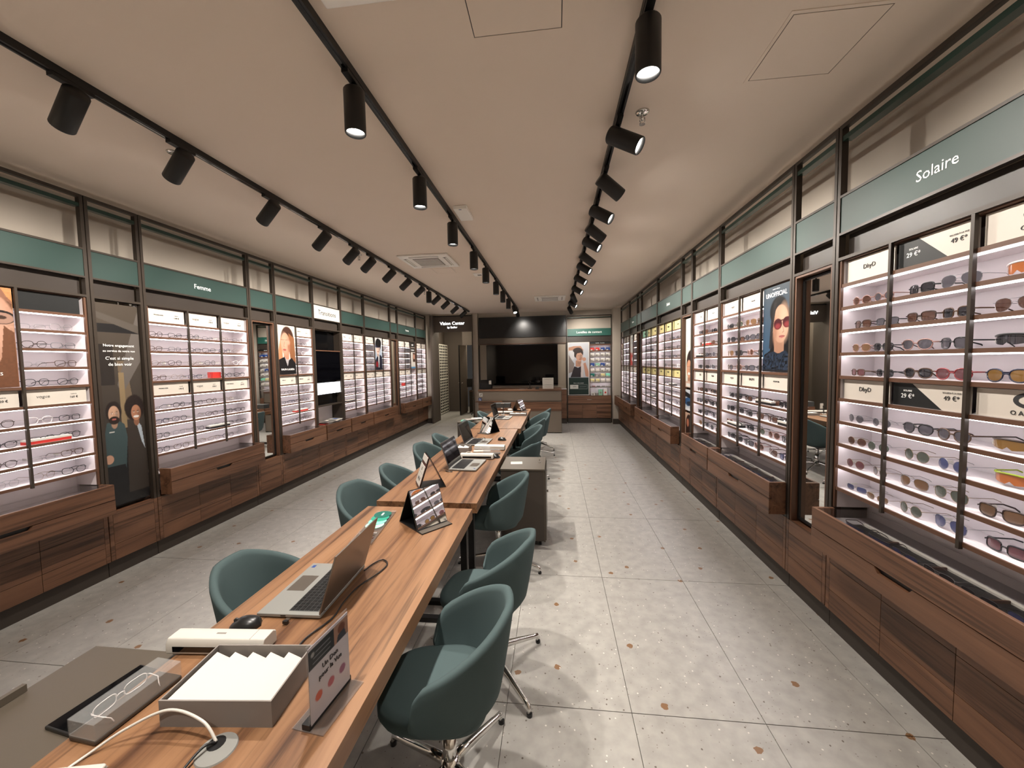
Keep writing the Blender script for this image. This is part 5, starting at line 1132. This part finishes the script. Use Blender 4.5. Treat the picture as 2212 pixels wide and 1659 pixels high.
for q, c_ in ((.2, (214, 96, 76)), (.5, (186, 96, 112)), (.8, (156, 100, 136))): cv.ell(q, .28, .085, .06, c_)
o = cv.build('leaflet', .155, .205, t, 0, -.004, .012, .002); text('Un Don', .019, 'ink', t, 0, -.0052, .137); text('pour la Vue', .019, 'ink', t, 0, -.0052, .115)
box('clear_sheet', -.08, .08, -.0015, .0005, .003, .225, 'acrylic', t)
g = thing('cable_grommet', 'round silver cable grommet in nearest table', 'grommet', (-.838, .80, TZ))
MB().cyl((0, 0, 0), (0, 0, .003), .045, .043, 32).build('ring', 'laptop_grey', g, smooth=False); MB().cyl((-.012, .012, .003), (-.012, .012, .0045), .02, n=16).build('opening', 'black_plastic', g)
def spline(P, n=10):
    P = [Vector(p) for p in P]; out = []
    for i in range(len(P) - 1):
        p0, p1, p2, p3 = P[max(0, i - 1)], P[i], P[i + 1], P[min(len(P) - 1, i + 2)]
        for k in range(n):
            s = k / n; out.append(.5 * ((2 * p1) + (p2 - p0) * s + (2 * p0 - 5 * p1 + 4 * p2 - p3) * s * s + (3 * p1 - p0 - 3 * p2 + p3) * s ** 3))
    return out + [P[-1]]
def cable(P, r, mat, label, name='cable'):
    t = MB().tube(spline(P), r, 8).build(name, mat, smooth=True); return tag(t, label, 'cable')
cable([(-.85, .812, .748), (-.90, .825, .785), (-1.0, .83, .80), (-1.09, .80, .77), (-1.14, .755, .745), (-1.15, .72, .744)], .0035, 'white_plastic', 'white cable arching from grommet on nearest table')
cable([(-.85, .812, .747), (-.862, .79, .756), (-.868, .75, .75), (-.86, .68, .7445), (-.84, .6, .7445)], .003, 'black_plastic', 'black cable leaving grommet on nearest table')
t = thing('charger_block', 'white charger block at bottom left on nearest table', 'charger', (-1.13, .665, TZ), .2); MB().box(-.09, .09, -.05, .05, 0, .022).build('case', 'white_plastic', t, bevel=.006); box('seam', -.09, .09, -.0505, .0505, .010, .0108, 'grey_card', t)
cable([(-.872, 1.60, .746), (-.86, 1.66, .746), (-.83, 1.70, .746), (-.79, 1.66, .746), (-.80, 1.58, .746), (-.835, 1.48, .746), (-.84, 1.38, .746), (-.83, 1.28, .746), (-.86, 1.18, .746), (-.86, 1.12, .746)], .003, 'black_plastic', 'black cable looping behind silver laptop on nearest table')
t = thing('usb_receiver', 'tiny silver plug beside silver laptop on nearest table', 'plug', (-.985, 1.255, TZ + .0105)); box('plug', -.008, .008, -.012, .0, -.004, .004, 'chrome', t); box('cap', -.009, .009, -.022, -.012, -.005, .005, 'black_plastic', t)
t = thing('tablet_phone', 'black phone lying on pedestal left of nearest table', 'phone', (-1.315, .93, .7125), math.radians(-8)); MB().box(-.05, .05, -.11, .11, 0, .009).build('case', 'black_plastic', t, bevel=.003); box('screen', -.046, .046, -.105, .105, .009, .0096, 'screen_off', t)
t = thing('sunglasses_case', 'clear plastic case over dark tray with spectacle frame, nearest table', 'case', (-1.185, .885, TZ), math.radians(-5)); MB().box(-.045, .045, -.105, .105, 0, .014).build('dark_tray', 'taupe_dark', t, bevel=.005)
MB().box(-.044, .044, -.104, -.102, .014, .055).box(-.044, .044, .102, .104, .014, .055).box(-.044, -.042, -.102, .102, .014, .055).box(.042, .044, -.102, .102, .014, .055).box(-.044, .044, -.104, .104, .055, .057).build('clear_cover', 'acrylic', t)
eyewear('clear spectacle frame inside plastic case on nearest table', 'eyeglasses', 'slim', 'clear', 'clear', Matrix.Translation((-1.205, .885, TZ + .0155)) @ Matrix.Rotation(PI / 2 - .08, 4, 'Z') @ Matrix.Rotation(PI, 4, 'Z') @ Matrix.Translation((0, -.01, 0)) @ Matrix.Scale(.42, 4, Vector((0, 1, 0))), True, None)
t = thing('lens_sample_card', 'clear plastic lens sample card with green discs on nearest table', 'sample card', (-1.05, 2.07, TZ), math.radians(7)); MB().box(-.062, .062, -.23, .215, .0, .010).build('clear_sleeve', 'acrylic', t)
for k, m in enumerate(('green_disc4', 'green_disc3', 'green_disc2', 'green_disc1')):
    MB().cyl((0, -.005 + k * .048, .0105 + .0015 * k), (0, -.005 + k * .048, .012 + .0015 * k), .052, n=28).build('green_disc', m, t)
box('white_mark', -.006, .006, .12, .16, .0166, .0172, 'white_paper', t)
for k in range(4): box('sample_strip', -.05, .05, -.21 + k * .03, -.195 + k * .03, .0102, .013, ['chrome', 'brown_leather', 'chrome', 'grey_card'][k], t)
t = thing('paper_slip', 'pale paper slip behind sign holder on nearest table', 'paper', (-.755, 1.10, TZ), .3); box('sheet', -.04, .04, -.03, .03, 0, .0012, 'white_paper', t); box('fold', -.04, .04, -.03, -.02, .0012, .003, 'white_paper', t)
cable([(-.93, 3.72, .745), (-.90, 3.77, .775), (-.85, 3.78, .77), (-.84, 3.74, .745)], .003, 'white_plastic', 'white cable loop behind front laptop on middle table')
cable([(-.96, 3.21, .744), (-.93, 3.17, .75), (-.89, 3.175, .745)], .004, 'black_plastic', 'short black cable at hinge of front laptop')
for (x, y, l, z_) in ((-.66, 3.86, 'clear plastic case with spectacles in front of rear scanner', 0), (-.78, 3.95, 'second clear plastic case left of spectacle case', 0)):
    t = thing('clear_case', l, 'case', (x, y, TZ), .1); MB().box(-.09, .09, -.035, .035, 0, .010).build('tray', 'taupe_dark' if x > -.7 else 'white_paper', t, bevel=.003); MB().box(-.088, .088, -.034, -.032, .01, .04).box(-.088, .088, .032, .034, .01, .04).box(-.088, .088, -.034, .034, .04, .0415).build('clear_cover', 'acrylic', t)
eyewear('black eyeglasses lying on keyboard of rear laptop', 'eyeglasses', 'square', 'black', 'clear', Matrix.Translation((-.86, 4.36, TZ + .0195)) @ Matrix.Rotation(.9, 4, 'Z') @ Matrix.Scale(.95, 4), True, None)
t = thing('storage_box', 'dark storage box at far end of far table', 'box', (-1.02, 7.40, TZ + .061)); MB().box(-.15, .15, -.06, .10, 0, .085).build('body', 'key_dark', t, bevel=.003); MB().tube([(-.03, -.063, .08), (-.03, -.08, .085), (.03, -.08, .085), (.03, -.063, .08)], .005, 6).build('handle', 'chrome', t)
t = thing('wooden_box', 'walnut box under the dark storage box on far table', 'box', (-1.02, 7.40, TZ)); MB().box(-.16, .16, -.07, .11, 0, .06).build('body', 'wood_cab_x', t, bevel=.002); MB().tube([(-.03, -.072, .045), (-.03, -.088, .05), (.03, -.088, .05), (.03, -.072, .045)], .005, 6).build('handle', 'white_plastic', t)
t = thing('clear_stand', 'small clear display stand beside dark storage box', 'stand', (-1.15, 7.12, TZ)); box('base', -.03, .03, -.02, .05, 0, .003, 'acrylic', t); box('sheet', -.03, .03, .0, .003, .003, .15, 'acrylic', t); box('picture', -.025, .025, -.0015, -.0005, .05, .14, 'white_paper', t)
t = thing('cup', 'small white cup beside far easel mirror', 'cup', (-.86, 7.2, TZ)); MB().grid([[(r * math.cos(2 * PI * i / 20), r * math.sin(2 * PI * i / 20), z) for i in range(20)] for r, z in ((.0, 0), (.025, 0), (.038, .03), (.042, .055), (.039, .055), (.03, .01), (.0, .008))], closed=True).build('bowl', 'white_plastic', t, smooth=True); MB().tube([(.04, 0, .045), (.058, 0, .04), (.056, 0, .022), (.036, 0, .02)], .004, 6).build('handle', 'white_plastic', t)
t = thing('marker_pen', 'black marker pen standing in white holder on far table', 'pen', (-.93, 6.72, TZ)); MB().cyl((0, 0, 0), (0, 0, .02), .03, n=14).build('holder', 'white_plastic', t); MB().tube([(0, 0, .02), (.012, 0, .15)], .008, 8).build('barrel', 'black_plastic', t)
